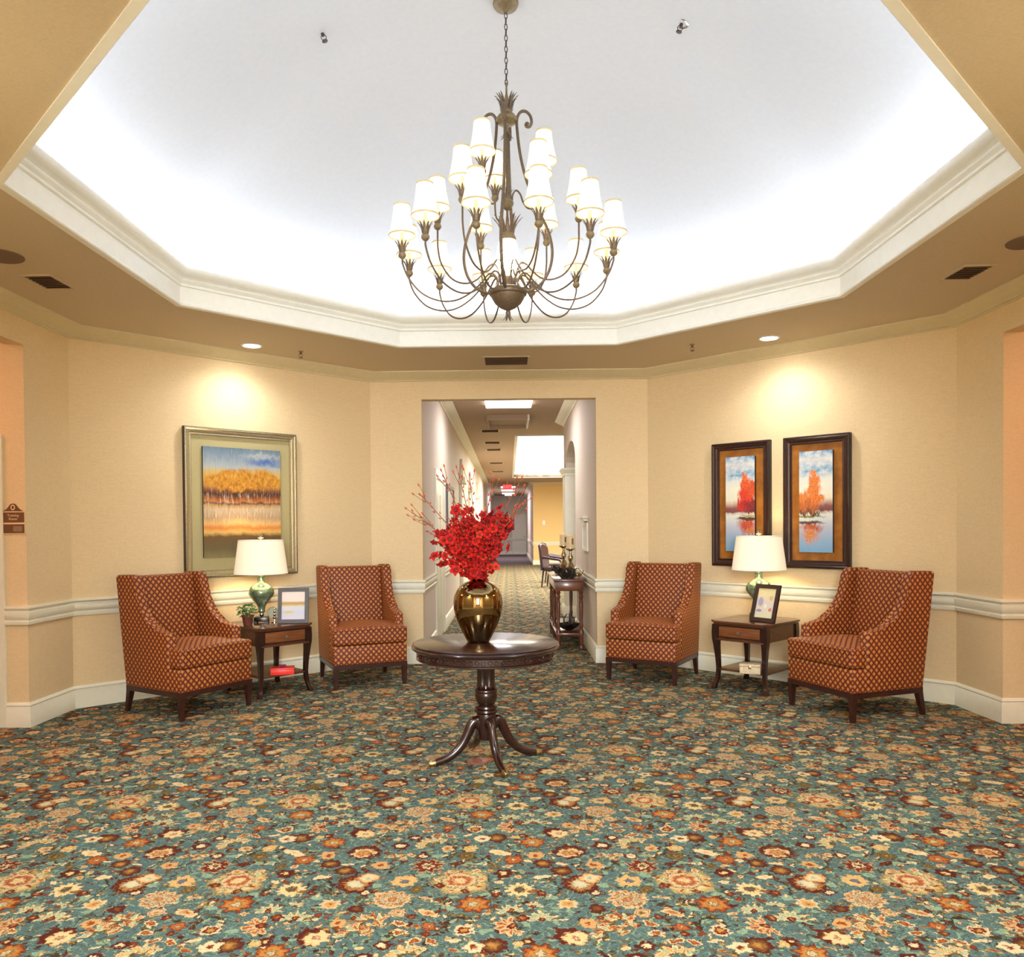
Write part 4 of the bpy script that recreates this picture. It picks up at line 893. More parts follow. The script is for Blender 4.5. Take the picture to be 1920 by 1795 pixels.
bm = bm_new(); box(bm, -.10, .10, -.07, .07, 0, .052, bev=.002); obj('box_body', bm, 'red_lacquer', r)
bm = bm_new(); box(bm, -.102, .102, -.072, .072, .044, .058, bev=.002); obj('lid', bm, 'red_lacquer', r)
bm = bm_new()
for k in range(8):
    a = k * .785; tube(bm, smooth_path([(0, 0, .058), (.018 * math.cos(a), .018 * math.sin(a), .078), (.032 * math.cos(a), .032 * math.sin(a), .068), (.012 * math.cos(a), .012 * math.sin(a), .060)], 3), .004, 5)
obj('bow', bm, 'purple_bow', r)
r = thing('decorative_box', 'ivory patterned box on the lower shelf of the right table', 'box', (2.075, 6.90, .184), R_(-22))
bm = bm_new(); box(bm, -.085, .085, -.06, .06, 0, .060, bev=.003); obj('box_body', bm, 'ivory_box', r)
bm = bm_new(); box(bm, -.087, .087, -.062, .062, .062, .084, bev=.003); obj('lid', bm, 'ivory_box', r)
bm = bm_new(); box(bm, -.012, .012, -.068, -.060, .045, .072, bev=.002); obj('clasp', bm, 'brass', r)

# ------------------------------------------------------------------ pictures on the diagonal walls
def picture(name, lb, c, ang, w, h, fw, dep, fm, edge, matm, pw, ph, pz, art, art_d=.02, grp=None):
    """c: centre on the wall; local x runs along the wall, -y faces the room"""
    r = thing(name, lb, 'picture', c, ang, grp)
    bm = bm_new(); pr = [(0, 0), (.0, dep), (fw * .18, dep + .004), (fw * .32, dep - .004), (fw * .45, dep - .004), (fw * .75, dep - .014), (fw * .9, dep - .012), (fw, dep - .02), (fw, 0)]
    path = [(-w / 2, -h / 2), (w / 2, -h / 2), (w / 2, h / 2), (-w / 2, h / 2)]
    rows = []
    for (x, z) in path:
        sx = 1 if x < 0 else -1; sz = 1 if z < 0 else -1
        rows.append([bm.verts.new((x + sx * a, -b, z + sz * a)) for a, b in pr])
    for i in range(4):
        A, B = rows[i], rows[(i + 1) % 4]
        for j in range(len(pr)):
            k = (j + 1) % len(pr); bm.faces.new((A[j], B[j], B[k], A[k]))
    obj('frame', bm, fm, r, smooth=30)
    bm = bm_new(); e = .004
    for (a, b, c_, d) in ((-w / 2 - e, w / 2 + e, -h / 2 - e, -h / 2), (-w / 2 - e, w / 2 + e, h / 2, h / 2 + e), (-w / 2 - e, -w / 2, -h / 2, h / 2), (w / 2, w / 2 + e, -h / 2, h / 2)): box(bm, a, b, -dep + .004, 0, c_, d)
    obj('frame_edge', bm, edge, r, smooth=None)
    bm = bm_new(); box(bm, -w / 2 + fw * .6, w / 2 - fw * .6, -.012, -.004, -h / 2 + fw * .6, h / 2 - fw * .6); obj('mat_board', bm, matm, r, smooth=None)
    bm = bm_new(); box(bm, -pw / 2, pw / 2, -.012 - art_d, -.012, pz - ph / 2, pz + ph / 2); cv = obj('canvas', bm, edge, r, smooth=None)
    y = -.0125 - art_d
    uvquad('painting', [(-pw / 2, y, pz - ph / 2), (pw / 2, y, pz - ph / 2), (pw / 2, y, pz + ph / 2), (-pw / 2, y, pz + ph / 2)], art, cv)
    return r
LW = lambda s: (RO[7][0] + s / math.sqrt(2), RO[7][1] + s / math.sqrt(2))
def onL(x): return (x, x + 10.032)
a = onL(-2.525)
picture('landscape_picture', 'large silver framed autumn shore painting on left angled wall', (a[0] + .002, a[1] - .002, 1.707), R_(45), 1.115, 1.36, .066, .045, 'silver_frame', 'frame_edge_dark', 'mat_board_sage', .775, 1.018, .005, 'abstract_shore_painting')
for x, lb, art, z in ((2.266, 'narrow dark framed painting of a red tree, left of pair above lamp', 'red_tree_painting', 1.664), (2.791, 'narrow dark framed painting of an orange tree, right of the pair', 'orange_tree_painting', 1.664)):
    picture('tree_picture', lb, (x - .002, 10.044 - x - .002, z), R_(-45), .600, 1.19, .066, .05, 'frame_espresso', 'frame_edge_dark', 'mat_board_amber', .306, .912, .003, art, .03, 'pair of tall tree pictures')
# ------------------------------------------------------------------ pedestal table, vase, orchids
PX, PY = -.15, 4.95
r = thing('pedestal_table', 'round dark mahogany pedestal table with four curved legs under the vase', 'table', (PX, PY, 0))
bm = bm_new(); lathe(bm, [(0, .7455), (.446, .7455), (.452, .742), (.455, .738), (.450, .734), (.456, .730), (.460, .722), (.458, .714), (.450, .708), (.444, .702), (.43, .700), (0, .70)], 72, cap=False); obj('tabletop', bm, 'mahogany', r)
bm = bm_new(); lathe(bm, [(.0, .70), (.424, .70), (.424, .662), (.431, .658), (.431, .650), (.424, .646), (.410, .646), (.0, .646)], 72, cap=False); ap = obj('apron', bm, 'mahogany', r)
bm0 = bm_new(); box(bm0, -.012, .012, -.004, .004, -.011, .011, bev=.003, seg=1); tmpl = obj('carved_tile', bm0, 'mahogany', ap)
for k in range(72):
    o = tmpl if k == 0 else tmpl.copy()
    if k: COL.objects.link(o); o.parent = ap
    a_ = 2 * math.pi * k / 72; o.location = (.425 * math.cos(a_), .425 * math.sin(a_), .682 if k % 2 else .679); o.rotation_euler = (0, (.78 if k % 2 else 0), a_ + math.pi / 2)
flute = lambda r_, z, a_: r_ * (1 + (.05 * math.cos(a_ * 12) if .47 < z < .64 else 0))
bm = bm_new(); lathe(bm, [(.058, .646), (.060, .63), (.053, .62), (.052, .50), (.056, .475), (.060, .462), (.068, .456), (.072, .448), (.072, .440), (.066, .434), (.070, .425), (.070, .408), (.066, .385), (.058, .368), (.052, .36), (.056, .354), (.068, .348), (.070, .338), (.064, .333), (.072, .326), (.074, .314), (.066, .306), (.058, .30), (.060, .29), (.060, .15), (.056, .142), (.0, .14)], 48, fn=flute, cap=False); obj('column', bm, 'mahogany', r)
for k in range(4):
    a_ = R_(20 + 90 * k)
    path = smooth_path([(.045, .22), (.075, .262), (.105, .235), (.130, .175), (.165, .115), (.215, .065), (.275, .036), (.335, .024)], 4)if 0 else None
    pts = smooth_path([(.03, 0, .215), (.068, 0, .256), (.098, 0, .232), (.122, 0, .180), (.155, 0, .122), (.205, 0, .070), (.265, 0, .038), (.335, 0, .020)], 4)
    n = len(pts); bm = bm_new()
    Mr = Matrix.Rotation(a_, 4, 'Z')
    tube(bm, pts, [.037 - .014 * i / (n - 1) for i in range(n)], 12, .85, M=Mr); lg = obj('leg', bm, 'mahogany', r)
    bm = bm_new(); tube(bm, [(.330, 0, .0205), (.345, 0, .019), (.362, 0, .017), (.372, 0, .015)], [.024, .0235, .020, .012], 12, .85, M=Mr); obj('brass_cap', bm, 'brass', lg)
r = thing('floor_outlet', 'round brown floor outlet cover on carpet under the pedestal table', 'outlet', (-.20, 4.93, 0))
bm = bm_new(); lathe(bm, [(.0, .012), (.062, .012), (.070, .006), (.070, 0), (0, 0)], 32, cap=False); obj('cover_plate', bm, 'outlet_brown', r)
bm = bm_new(); lathe(bm, [(0, .016), (.02, .016), (.024, .012), (0, .012)], 20, cap=False); obj('lid', bm, 'outlet_brown', r)
VX, VY, VZ = -.195, 4.95, .7455
r = thing('vase', 'egg shaped mirror bronze vase standing on the round table', 'vase', (VX, VY, VZ))
bm = bm_new(); lathe(bm, [(0, .001), (.060, 0), (.070, .004), (.078, .02), (.096, .055), (.120, .105), (.141, .16), (.1515, .21), (.1535, .25), (.148, .29), (.132, .325), (.108, .352), (.078, .371), (.052, .381), (.040, .386), (.036, .392), (.031, .393), (.030, .386), (.038, .376), (.0, .37)], 64, cap=False); obj('body', bm, 'bronze_mirror', r, smooth=60)
# orchids
r = thing('orchid_arrangement', 'tall spray of red orchid blossoms and buds in bronze vase', 'flowers', (VX, VY, VZ + .38))
rnd = random.Random(11)
def blossom_mesh():
    bm = bm_new()
    for k in range(5):
        a_ = k * 2 * math.pi / 5 + .3; Wd = .019 if k % 2 else .015; Ln = .042
        Mr = Matrix.Rotation(a_, 4, 'Z'); rows = []
        for i, (s, wd, h) in enumerate(((.1, .30, .0), (.35, .8, .008), (.6, .95, .015), (.85, .5, .013), (1.0, .06, .006))):
            rows.append([bm.verts.new(Mr @ Vector((x * Wd * wd, Ln * s, h - abs(x) * .004))) for x in (-1, 0, 1)])
        for A, B in zip(rows, rows[1:]):
            for i in range(2): bm.faces.new((A[i], A[i + 1], B[i + 1], B[i]))
    fs = list(bm.faces)
    c = len(fs)
    lathe(bm, [(.003, 0), (.007, .006), (.010, .014), (.006, .017), (0, .012)], 7, cap=False)
    bm.faces.ensure_lookup_table()
    for f in bm.faces[c:]: f.material_index = 1
    return bm
bl0 = obj('blossom', blossom_mesh(), 'orchid_petal', r, mats=['orchid_throat'], smooth=180)
bm = bm_new(); lathe(bm, [(.0, 0), (.004, .002), (.0065, .010), (.006, .018), (.003, .026), (0, .030)], 7, cap=False); bd0 = obj('bud', bm, 'bud_red', r, smooth=180)
fb, fd = [True], [True]
def put(kind, p, d, s):
    src, fl = (bl0, fb) if kind == 'b' else (bd0, fd)
    o = src if fl[0] else src.copy()
    if not fl[0]: COL.objects.link(o); o.parent = r
    fl[0] = False
    o.location = p; q = Vector(d).to_track_quat('Z', 'Y'); o.rotation_mode = 'QUATERNION'; from mathutils import Quaternion
    o.rotation_quaternion = q @ Quaternion((0, 0, 1), rnd.uniform(0, 6.28)); o.scale = (s, s, s)
# stem tips relative to the vase mouth: (dx, dz, dy, first blossom, last blossom)
tips = [(-.40, .43, -.06, .34, .62), (-.37, .55, .10, .34, .60), (-.21, .66, -.05, .25, .72), (-.12, .68, .08, .22, .70), (-.04, .64, -.10, .5, .66), (.10, .62, .05, .3, .72), (.26, .60, -.02, .2, .74), (.29, .50, .12, .2, .78), (.24, .42, -.14, .2, .86),
        (-.30, .32, -.16, .3, .9), (-.26, .18, -.05, .3, 1.0), (-.20, .40, .22, .25, .9), (.06, .40, .24, .2, .95), (.0, .34, -.20, .15, .95), (.17, .24, -.08, .25, 1.0), (.12, .12, -.12, .4, 1.0), (-.12, .10, -.12, .4, 1.0), (-.10, .36, -.20, .12, 1.0), (.10, .34, -.20, .15, 1.0), (-.17, .28, -.20, .2, 1.0), (-.34, .38, .05, .35, .75)]
for ti, (dx, dz, dy, f0, f1) in enumerate(tips):
    droop = -.05 if dz < .2 else 0
    pts = smooth_path([(0, 0, -.06), (dx * .08, dy * .08, dz * .18 + .02), (dx * .42, dy * .5, dz * .52 + .02), (dx * .78, dy * .85, dz * .84), (dx, dy, dz + droop)], 6)
    bm = bm_new(); n = len(pts); tube(bm, pts, [.0045 - .003 * i / n for i in range(n)], 5); obj('stem', bm, 'stem_brown', r, smooth=180)
    Ltot = sum((b - a).length for a, b in zip(pts, pts[1:]))
    s = 0; k = 0; nxt = f0 * Ltot
    for a, b in zip(pts, pts[1:]):
        sl = (b - a).length
        while s + sl > nxt:
            p = a.lerp(b, max(0, (nxt - s) / sl)); fr = nxt / Ltot; T = (b - a).normalized()
            ang = k * 2.4 + ti; side = T.orthogonal().normalized(); side.rotate(Matrix.Rotation(ang, 3, T))
            if fr <= f1:
                d = (side + Vector((rnd.uniform(-.5, .5), -.55, rnd.uniform(-.5, .5))) + T * .2).normalized(); put('b', p + side * rnd.uniform(.016, .036), d, rnd.uniform(.62, .98)); nxt += .0175
            else:
                d = (side * .8 + T * 1.1).normalized(); put('bu', p + side * .008, d, rnd.uniform(.55, .9)); nxt += .030
            k += 1
        s += sl
    if f1 < .9:   # forked bud sprays at the tip
        T = (pts[-1] - pts[-3]).normalized()
        for j in range(3):
            side = T.orthogonal().normalized(); side.rotate(Matrix.Rotation(j * 2.1 + ti, 3, T)); b0 = pts[-6 + j]
            q = smooth_path([b0, b0 + side * .02 + T * .03, b0 + side * .035 + T * .085], 4); bm = bm_new(); tube(bm, q, .0016, 5); obj('stem', bm, 'stem_brown', r, smooth=180)
            put('bu', q[-1], T + side * .2, .8); put('bu', q[2], side + T, .6)

# ------------------------------------------------------------------ chandelier
r = thing('chandelier', 'large bronze chandelier with twenty-one lit cream shades hanging from the ceiling dome', 'chandelier', (CX, CY, 0))
CH = r
bm = bm_new(); lathe(bm, [(.0, 4.64), (.074, 4.64), (.078, 4.632), (.076, 4.62), (.066, 4.604), (.04, 4.592), (.018, 4.588), (.012, 4.575), (0, 4.572)], 32, cap=False); obj('canopy', bm, 'bronze_light', r)
lk = None; zz = 4.572; k = 0
while zz > 4.15:
    if lk is None:
        bm = bm_new(); pts = []
        for i in range(17):
            a_ = 2 * math.pi * i / 16; pts.append((.0085 * math.cos(a_), 0, .020 * math.sin(a_)))
        tube(bm, pts, .0028, 6, up=Vector((0, 1, 0))); lk = obj('chain_link', bm, 'chain_dark', r); o = lk
    else:
        o = lk.copy(); COL.objects.link(o); o.parent = r
    o.location = (0, 0, zz - .016); o.rotation_euler = (0, 0, R_(90) * (k % 2) + .3); zz -= .0335; k += 1
def leaves(name, parent, z, r0, L, n, out, wd, mat='bronze_paint', down=False, M=None):
    bm = bm_new()
    lathe(bm, [(r0, z - .006), (r0 + .003, z), (r0, z + .006), (r0 - .006, z)], n * 2, cap=False, M=M)
    for i in range(n):
        a_ = 2 * math.pi * i / n; Mr = (M or Matrix.Identity(4)) @ Matrix.Rotation(a_, 4, 'Z'); rows = []
        sg = -1 if down else 1
        for s, w_ in ((0, .55), (.3, 1.0), (.6, .85), (.85, .45), (1, .02)):
            rr = r0 + out * s ** 1.8; zq = z + sg * L * (s - .10 * s ** 3)
            rows.append([bm.verts.new(Mr @ Vector((rr + (0 if x else .004), x * wd * w_, zq))) for x in (-1, 0, 1)])
        for A, B in zip(rows, rows[1:]):
            for j in range(2): bm.faces.new((A[j], A[j + 1], B[j + 1], B[j]))
    return obj(name, bm, mat, parent, smooth=180)
leaves('leaf_crown', r, 4.00, .026, .085, 12, .045, .009); leaves('leaf_crown', r, 3.985, .034, .10, 8, .03, .012)
bm = bm_new(); lathe(bm, [(0, 4.16), (.006, 4.15), (.007, 4.02), (.03, 4.00), (.036, 3.985), (.030, 3.972), (.052, 3.955), (.066, 3.935), (.064, 3.918), (.045, 3.905), (.02, 3.90), (.012, 3.885), (.014, 3.86), (.010, 3.84), (0, 3.835)], 24, cap=False); obj('top_cap', bm, 'bronze_light', r)
leaves('leaf_crown', r, 3.862, .010, .05, 7, .03, .007, down=True)
bm = bm_new(); lathe(bm, [(.007, 3.90), (.007, 3.46), (.007, 3.40), (.007, 2.86)], 10); obj('centre_rod', bm, 'bronze_paint', r)
for k in range(4):     # the lyre-shaped straps with their scrolls
    a_ = R_(-98 + 90 * k); Mr = Matrix.Rotation(a_, 4, 'Z'); bm = bm_new()
    scroll = []
    for i in range(15):
        t_ = i / 14; an = math.pi * (-.35 - 2.6 * (1 - t_)) ; 
    cx_, cz_ = .118, 3.925
    sp = [(cx_ + .010 * math.cos(b_), cz_ - .035 + .010 * math.sin(b_)) for b_ in (R_(200), R_(120), R_(40))] + [(cx_ + .024, cz_ - .042), (cx_ + .008, cz_ - .062), (cx_ - .016, cz_ - .048), (cx_ - .019, cz_ - .020)]
    curl = [(.112, 3.905), (.120, 3.912), (.126, 3.900), (.120, 3.884), (.104, 3.882), (.094, 3.900)]
    curl = [(.133, 3.892), (.125, 3.900), (.117, 3.893), (.121, 3.880), (.136, 3.876), (.149, 3.888), (.152, 3.912), (.142, 3.945), (.118, 3.970), (.090, 3.972), (.070, 3.950), (.062, 3.915), (.066, 3.84), (.076, 3.75), (.092, 3.66), (.118, 3.56), (.160, 3.44), (.205, 3.34), (.245, 3.25), (.268, 3.16), (.270, 3.08), (.250, 3.00), (.208, 2.935), (.150, 2.895), (.095, 2.885)]
    tube(bm, smooth_path([(x, 0, z) for x, z in curl], 4), .0088, 8, 1.15, M=Mr); obj('strap', bm, 'bronze_paint', r)
bm = bm_new(); lathe(bm, [(0, 3.475), (.012, 3.47), (.018, 3.455), (.036, 3.44), (.040, 3.425), (.034, 3.41), (.022, 3.395), (.012, 3.385), (0, 3.38)], 24, cap=False); obj('upper_bowl', bm, 'bronze_light', r)
leaves('leaf_crown', r, 3.47, .012, .045, 7, .025, .007)
# pineapple leaf cap above the glass hurricane
leaves('leaf_crown', r, 3.235, .036, .12, 12, .055, .012); leaves('leaf_crown', r, 3.235, .030, .13, 8, .02, .012)
bm = bm_new(); lathe(bm, [(.007, 3.27), (.034, 3.255), (.042, 3.235), (.052, 3.215), (.050, 3.20), (.0, 3.20)], 24, cap=False); obj('glass_cap', bm, 'bronze_light', r)
t = NT('hurricane_glass'); t.base(s2l((255, 250, 236))); t.p(Roughness=.25, Transmission_Weight=.8, Emission_Strength=.9); t.b.inputs['Emission Color'].default_value = s2l((255, 240, 205))
bm = bm_new(); lathe(bm, [(.048, 3.20), (.060, 3.17), (.068, 3.13), (.068, 3.08), (.058, 3.03), (.040, 2.985)], 28, cap=False); obj('hurricane_glass', bm, 'hurricane_glass', r)
bm = bm_new(); bmesh.ops.create_uvsphere(bm, u_segments=12, v_segments=8, radius=.024, matrix=Matrix.Translation((0, 0, 3.09)) @ Matrix.Diagonal((1, 1, 1.8, 1))); obj('bulb', bm, 'candle_bulb', r)
bm = bm_new(); lathe(bm, [(.03, 2.985), (.032, 2.96), (.030, 2.93), (.036, 2.918), (.085, 2.912), (.112, 2.900), (.118, 2.885), (.114, 2.872), (.104, 2.866), (.098, 2.850), (.080, 2.820), (.050, 2.795), (.022, 2.782), (.012, 2.776), (.016, 2.765), (.012, 2.752), (0, 2.748)], 32, cap=False); obj('bowl', bm, 'bronze_paint', r)
leaves('leaf_crown', r, 2.758, .010, .045, 6, .02, .008, down=True)
proto = {}
def arm(ang, path, rc, zc, seg_r=.0055):
    """bronze arm ending under a cup at radius rc, cup base height zc; the cup, leaf collar, candle and shade ride on it"""
    key = (rc, zc)
    if key not in proto:
        bm = bm_new(); tube(bm, smooth_path([(x, 0, z) for x, z in path] + [(rc, 0, zc)], 5), seg_r, 8); a = obj('arm', bm, 'bronze_paint', CH)
        T = Matrix.Translation((rc, 0, zc))
        bm = bm_new(); lathe(bm, [(.004, -.004), (.014, .002), (.022, .012), (.024, .022), (.020, .032), (.012, .038), (.016, .044), (.018, .06), (.012, .075), (0, .075)], 18, T, cap=False); obj('cup', bm, 'bronze_light', a)
        leaves('leaf_collar', a, .042, .016, .066, 9, .026, .008, M=T)
        bm = bm_new(); lathe(bm, [(.010, .06), (.0105, .15), (.0, .152)], 12, T, cap=False); obj('candle', bm, 'wax', a)
        bm = bm_new(); bmesh.ops.create_uvsphere(bm, u_segments=10, v_segments=8, radius=.012, matrix=T @ Matrix.Translation((0, 0, .178)) @ Matrix.Diagonal((1, 1, 1.9, 1))); obj('bulb', bm, 'candle_bulb', a)
        bm = bm_new(); P_ = [(.078, .134), (.071, .156), (.063, .190), (.056, .23), (.050, .275), (.047, .312)]
        fl = lambda r_, z, a_: r_ * (1 + .012 * math.cos(a_ * 16))
        lathe(bm, P_ + [(r_ - .002, z) for r_, z in P_[::-1]], 64, T, cap=False, fn=fl); sh = obj('lamp_shade', bm, 'chandelier_shade', a)
        for rr, z in ((.0785, .136), (.0475, .310)):
            bm = bm_new(); lathe(bm, [(rr, z - .006), (rr + .0022, z), (rr, z + .006), (rr - .004, z), (rr, z - .006)], 32, T, cap=False); obj('band', bm, 'shade_band', a)
        bm = bm_new(); lathe(bm, [(.003, .30), (.009, .306), (.004, .314), (.008, .322), (0, .328)], 10, T, cap=False); tube(bm, [T @ Vector((-.046, 0, .305)), T @ Vector((.046, 0, .305))], .0015, 5); obj('finial', bm, 'bronze_light', a)
        proto[key] = a; a.rotation_euler = (0, 0, ang); return
    c = copy_tree(proto[key], CH); c.rotation_euler = (0, 0, ang)
low = [(.060, 2.905), (.066, 2.965), (.090, 2.995), (.125, 2.985), (.170, 2.93), (.240, 2.865), (.330, 2.818), (.430, 2.812), (.530, 2.850), (.605, 2.930), (.640, 3.01)]
midp = [(.045, 2.93), (.050, 3.01), (.075, 3.060), (.110, 3.055), (.150, 3.01), (.205, 2.965), (.275, 2.955), (.350, 2.99), (.410, 3.08), (.430, 3.17), (.432, 3.24)]
topp = [(.030, 3.43), (.034, 3.475), (.055, 3.50), (.080, 3.475), (.098, 3.425), (.130, 3.385), (.175, 3.39), (.212, 3.43), (.225, 3.48)]
for k in range(12): arm(R_(-90 + 15 + 30 * k), low, .643, 3.045)
for k in range(6): arm(R_(-90 + 25 + 60 * k - 1), midp, .432, 3.29)
for k in range(3): arm(R_(-90 + 80 - 120 * k), topp, .226, 3.525)
point('chandelier_glow', (CX, CY, 3.085), 6, (1, .86, .62), .05)

# ------------------------------------------------------------------ ceiling fittings
def vent(lb, x, y, w, h, rz, grp, z=ZC, n=9, frame=.02):
    r = thing('ceiling_vent', lb, 'vent', (x, y, z), rz, grp)
    bm = bm_new(); 
    for (a, b, c, d) in ((-w / 2 - frame, w / 2 + frame, -h / 2 - frame, -h / 2), (-w / 2 - frame, w / 2 + frame, h / 2, h / 2 + frame), (-w / 2 - frame, -w / 2, -h / 2, h / 2), (w / 2, w / 2 + frame, -h / 2, h / 2)): box(bm, a, b, c, d, -.008, 0)
    obj('frame', bm, 'ceiling_paint', r, smooth=None)
    bm = bm_new(); box(bm, -w / 2, w / 2, -h / 2, h / 2, -.002, -.0005); obj('backing', bm, 'vent_dark', r, smooth=None)
    s0 = None
    for i in range(n):
        yy = -h / 2 + h * (i + .5) / n
        if s0 is None:
            bm = bm_new(); box(bm, -w / 2, w / 2, -h / n * .36, h / n * .36, -.0015, 0, Matrix.Rotation(R_(24), 4, 'X')); s0 = obj('slat', bm, 'vent_brown', r, smooth=None); o = s0
        else: o = s0.copy(); COL.objects.link(o); o.parent = r
        o.location = (0, yy, -.006)
    return r
vent('brown slatted vent in the ceiling above the corridor opening', -.012, 7.955, .42, .36, 0, 'lobby ceiling vents')
vent('brown slatted vent in the ceiling beside the round speaker, left of the tray', -3.05, 5.29, .17, .27, 0, 'lobby ceiling vents', n=7)
vent('brown slatted vent in the ceiling beside the round speaker, right of the tray', 3.04, 5.35, .17, .27, 0, 'lobby ceiling vents', n=7)
for x, lb in ((-3.05, 'round brown ceiling speaker at the left edge of the photo'), (3.09, 'round brown ceiling speaker at the right edge of the photo')):
    r = thing('ceiling_speaker', lb, 'speaker', (x, 4.78, ZC), 0, 'round ceiling speakers')
    bm = bm_new(); lathe(bm, [(0, -.006), (.115, -.008), (.125, -.010), (.13, -.006), (.13, 0), (0, 0)], 40, cap=False); obj('grille', bm, 'speaker_grille', r)
for x, y, lb in ((-2.305, 7.183, 'lit recessed downlight in the ceiling above the left picture'), (2.319, 7.137, 'lit recessed downlight in the ceiling above the right pictures')):
    r = thing('downlight', lb, 'ceiling light', (x, y, ZC), 0, 'lit recessed downlights')
    bm = bm_new(); lathe(bm, [(.075, 0), (.095, -.001), (.095, -.006), (.085, -.009), (.075, -.006), (.072, 0)], 40, cap=False); obj('trim_ring', bm, 'white_plastic', r)
    bm = bm_new(); lathe(bm, [(0, -.003), (.074, -.004), (.074, 0), (0, 0)], 32, cap=False); obj('lens', bm, 'downlight_glow', r)
def sprinkler(lb, x, y, z, dark, tilt=(0, 0)):
    r = thing('sprinkler', lb, 'sprinkler', (x, y, z)); r.rotation_euler = (tilt[0], tilt[1], 0)
    m = 'chain_dark' if dark else 'vent_dark'
    bm = bm_new(); lathe(bm, [(.045, 0), (.048, -.006), (.043, -.010), (.030, -.008), (.028, -.002), (.0, -.002)] if dark else [(.022, 0), (.024, -.005), (.012, -.008), (0, -.008)], 24, cap=False); obj('escutcheon', bm, 'chrome' if dark else 'vent_brown', r)
    bm = bm_new(); lathe(bm, [(.010, -.002), (.011, -.024), (.007, -.028), (0, -.028)], 12, cap=False); obj('body', bm, m, r)
    bm = bm_new(); tube(bm, smooth_path([(-.010, 0, -.022), (-.016, 0, -.036), (-.006, 0, -.052), (0, 0, -.056), (.006, 0, -.052), (.016, 0, -.036), (.010, 0, -.022)], 3), .0022, 6); obj('yoke', bm, m, r)
    bm = bm_new(); lathe(bm, [(0, -.056), (.018, -.057), (.018, -.060), (0, -.061)], 14, cap=False); obj('deflector', bm, m, r)
sprinkler('chrome sprinkler head in the white dome, left of the chandelier chain', -1.113, 4.88, dome_z(1.10 / AD / 1.03) + .002, True, (0, R_(-18)))
sprinkler('chrome sprinkler head in the white dome, right of the chandelier chain', 1.068, 4.88, dome_z(1.045 / AD / 1.03) + .002, True, (0, R_(18)))
sprinkler('small dark sprinkler in the beige ceiling beside the left downlight', -1.929, 7.441, ZC, False)
sprinkler('small dark sprinkler in the beige ceiling beside the right downlight', 1.69, 7.35, ZC, False)
# door sign on the left return wall
r = thing('door_sign', 'brown arched door sign reading Training Room beside the left door', 'sign', (-3.667, SO0 - .001, 1.50))
o_ = [(-.087, -.062), (.087, -.062), (.087, .105), (.066, .108), (.048, .128), (.030, .155), (.012, .168), (-.012, .168), (-.030, .155), (-.048, .128), (-.066, .108), (-.087, .105)]
bm = bm_new(); prism(bm, o_, lambda a, b, d: (a, -d, b), 0, .008); obj('backing', bm, 'sign_cream', r, smooth=None)
def shr(p, k): return [(a * k, b) for a, b in p]
bm = bm_new(); prism(bm, [(-.082, .025 - .002), (.082, .023), (.082, .098), (-.082, .098)], lambda a, b, d: (a, -.008 - d, b), 0, .002); obj('plate', bm, 'sign_brown', r, smooth=None)
bm = bm_new(); prism(bm, [(-.078, .106), (.078, .106), (.058, .116), (.042, .130), (.024, .154), (.010, .163), (-.010, .163), (-.024, .154), (-.042, .130), (-.058, .116)], lambda a, b, d: (a, -.008 - d, b), 0, .002); obj('plate', bm, 'sign_brown', r, smooth=None)
bm = bm_new(); prism(bm, [(-.082, -.056), (.082, -.056), (.082, .010), (-.082, .010)], lambda a, b, d: (a, -.008 - d, b), 0, .002); obj('plate', bm, 'sign_brown', r, smooth=None)
bm = bm_new(); prism(bm, [(.0, -.044), (.066, -.044), (.066, -.004), (.0, -.004)], lambda a, b, d: (a, -.010 - d, b), 0, .0015); obj('slider', bm, 'vent_brown', r, smooth=None)
bm = bm_new(); lathe(bm, [(.016, 0), (.016, .003), (.010, .003), (.010, 0)], 20, Matrix.Translation((0, -.010, .134)) @ Matrix.Rotation(R_(90), 4, 'X') @ Matrix.Diagonal((1, 1.3, 1, 1)), cap=False); obj('emblem', bm, 'sign_cream', r)
def text(name, body, size, m, parent, loc, rot, depth=.001):
    c = bpy.data.curves.new(name, 'FONT'); c.body = body; c.size = size; c.align_x = 'CENTER'; c.align_y = 'CENTER'; c.extrude = depth
    o = bpy.data.objects.new(name, c); COL.objects.link(o)
    me = bpy.data.meshes.new_from_object(o.evaluated_get(bpy.context.evaluated_depsgraph_get())); bpy.data.objects.remove(o)
    me.name = name; me.materials.clear(); me.materials.append(MATS[m]); o = bpy.data.objects.new(name, me); COL.objects.link(o); o.parent = parent; o.location = loc; o.rotation_euler = rot; return o
text('lettering', 'Training\nRoom', .026, 'sign_cream', r, (0, -.0105, .062), (R_(90), 0, 0))

# ------------------------------------------------------------------ things in the back corridor
r = thing('console_table', 'carved dark wood console table against the right corridor wall', 'table', (.715, 10.25, 0))
cw, cl = .165, .80
bm = bm_new(); box(bm, -cw - .02, cw + .02, -cl - .02, cl + .02, .812, .84, bev=.006); obj('tabletop', bm, 'console_wood', r)
bm = bm_new(); box(bm, -cw, cw, -cl, cl, .70, .812, bev=.003); obj('apron', bm, 'console_wood', r)
bm = bm_new(); box(bm, -cw + .04, cw - .04, -cl - .006, -cl + .01, .715, .80, bev=.003); obj('carved_panel', bm, 'drawer_walnut', r)
bm = bm_new(); box(bm, -cw - .006, -cw + .01, -cl + .06, cl - .06, .715, .80, bev=.003); obj('carved_panel', bm, 'drawer_walnut', r)
bm = bm_new(); box(bm, -cw, cw, -cl, cl, .17, .20, bev=.004); obj('shelf', bm, 'console_wood', r)
lg = None
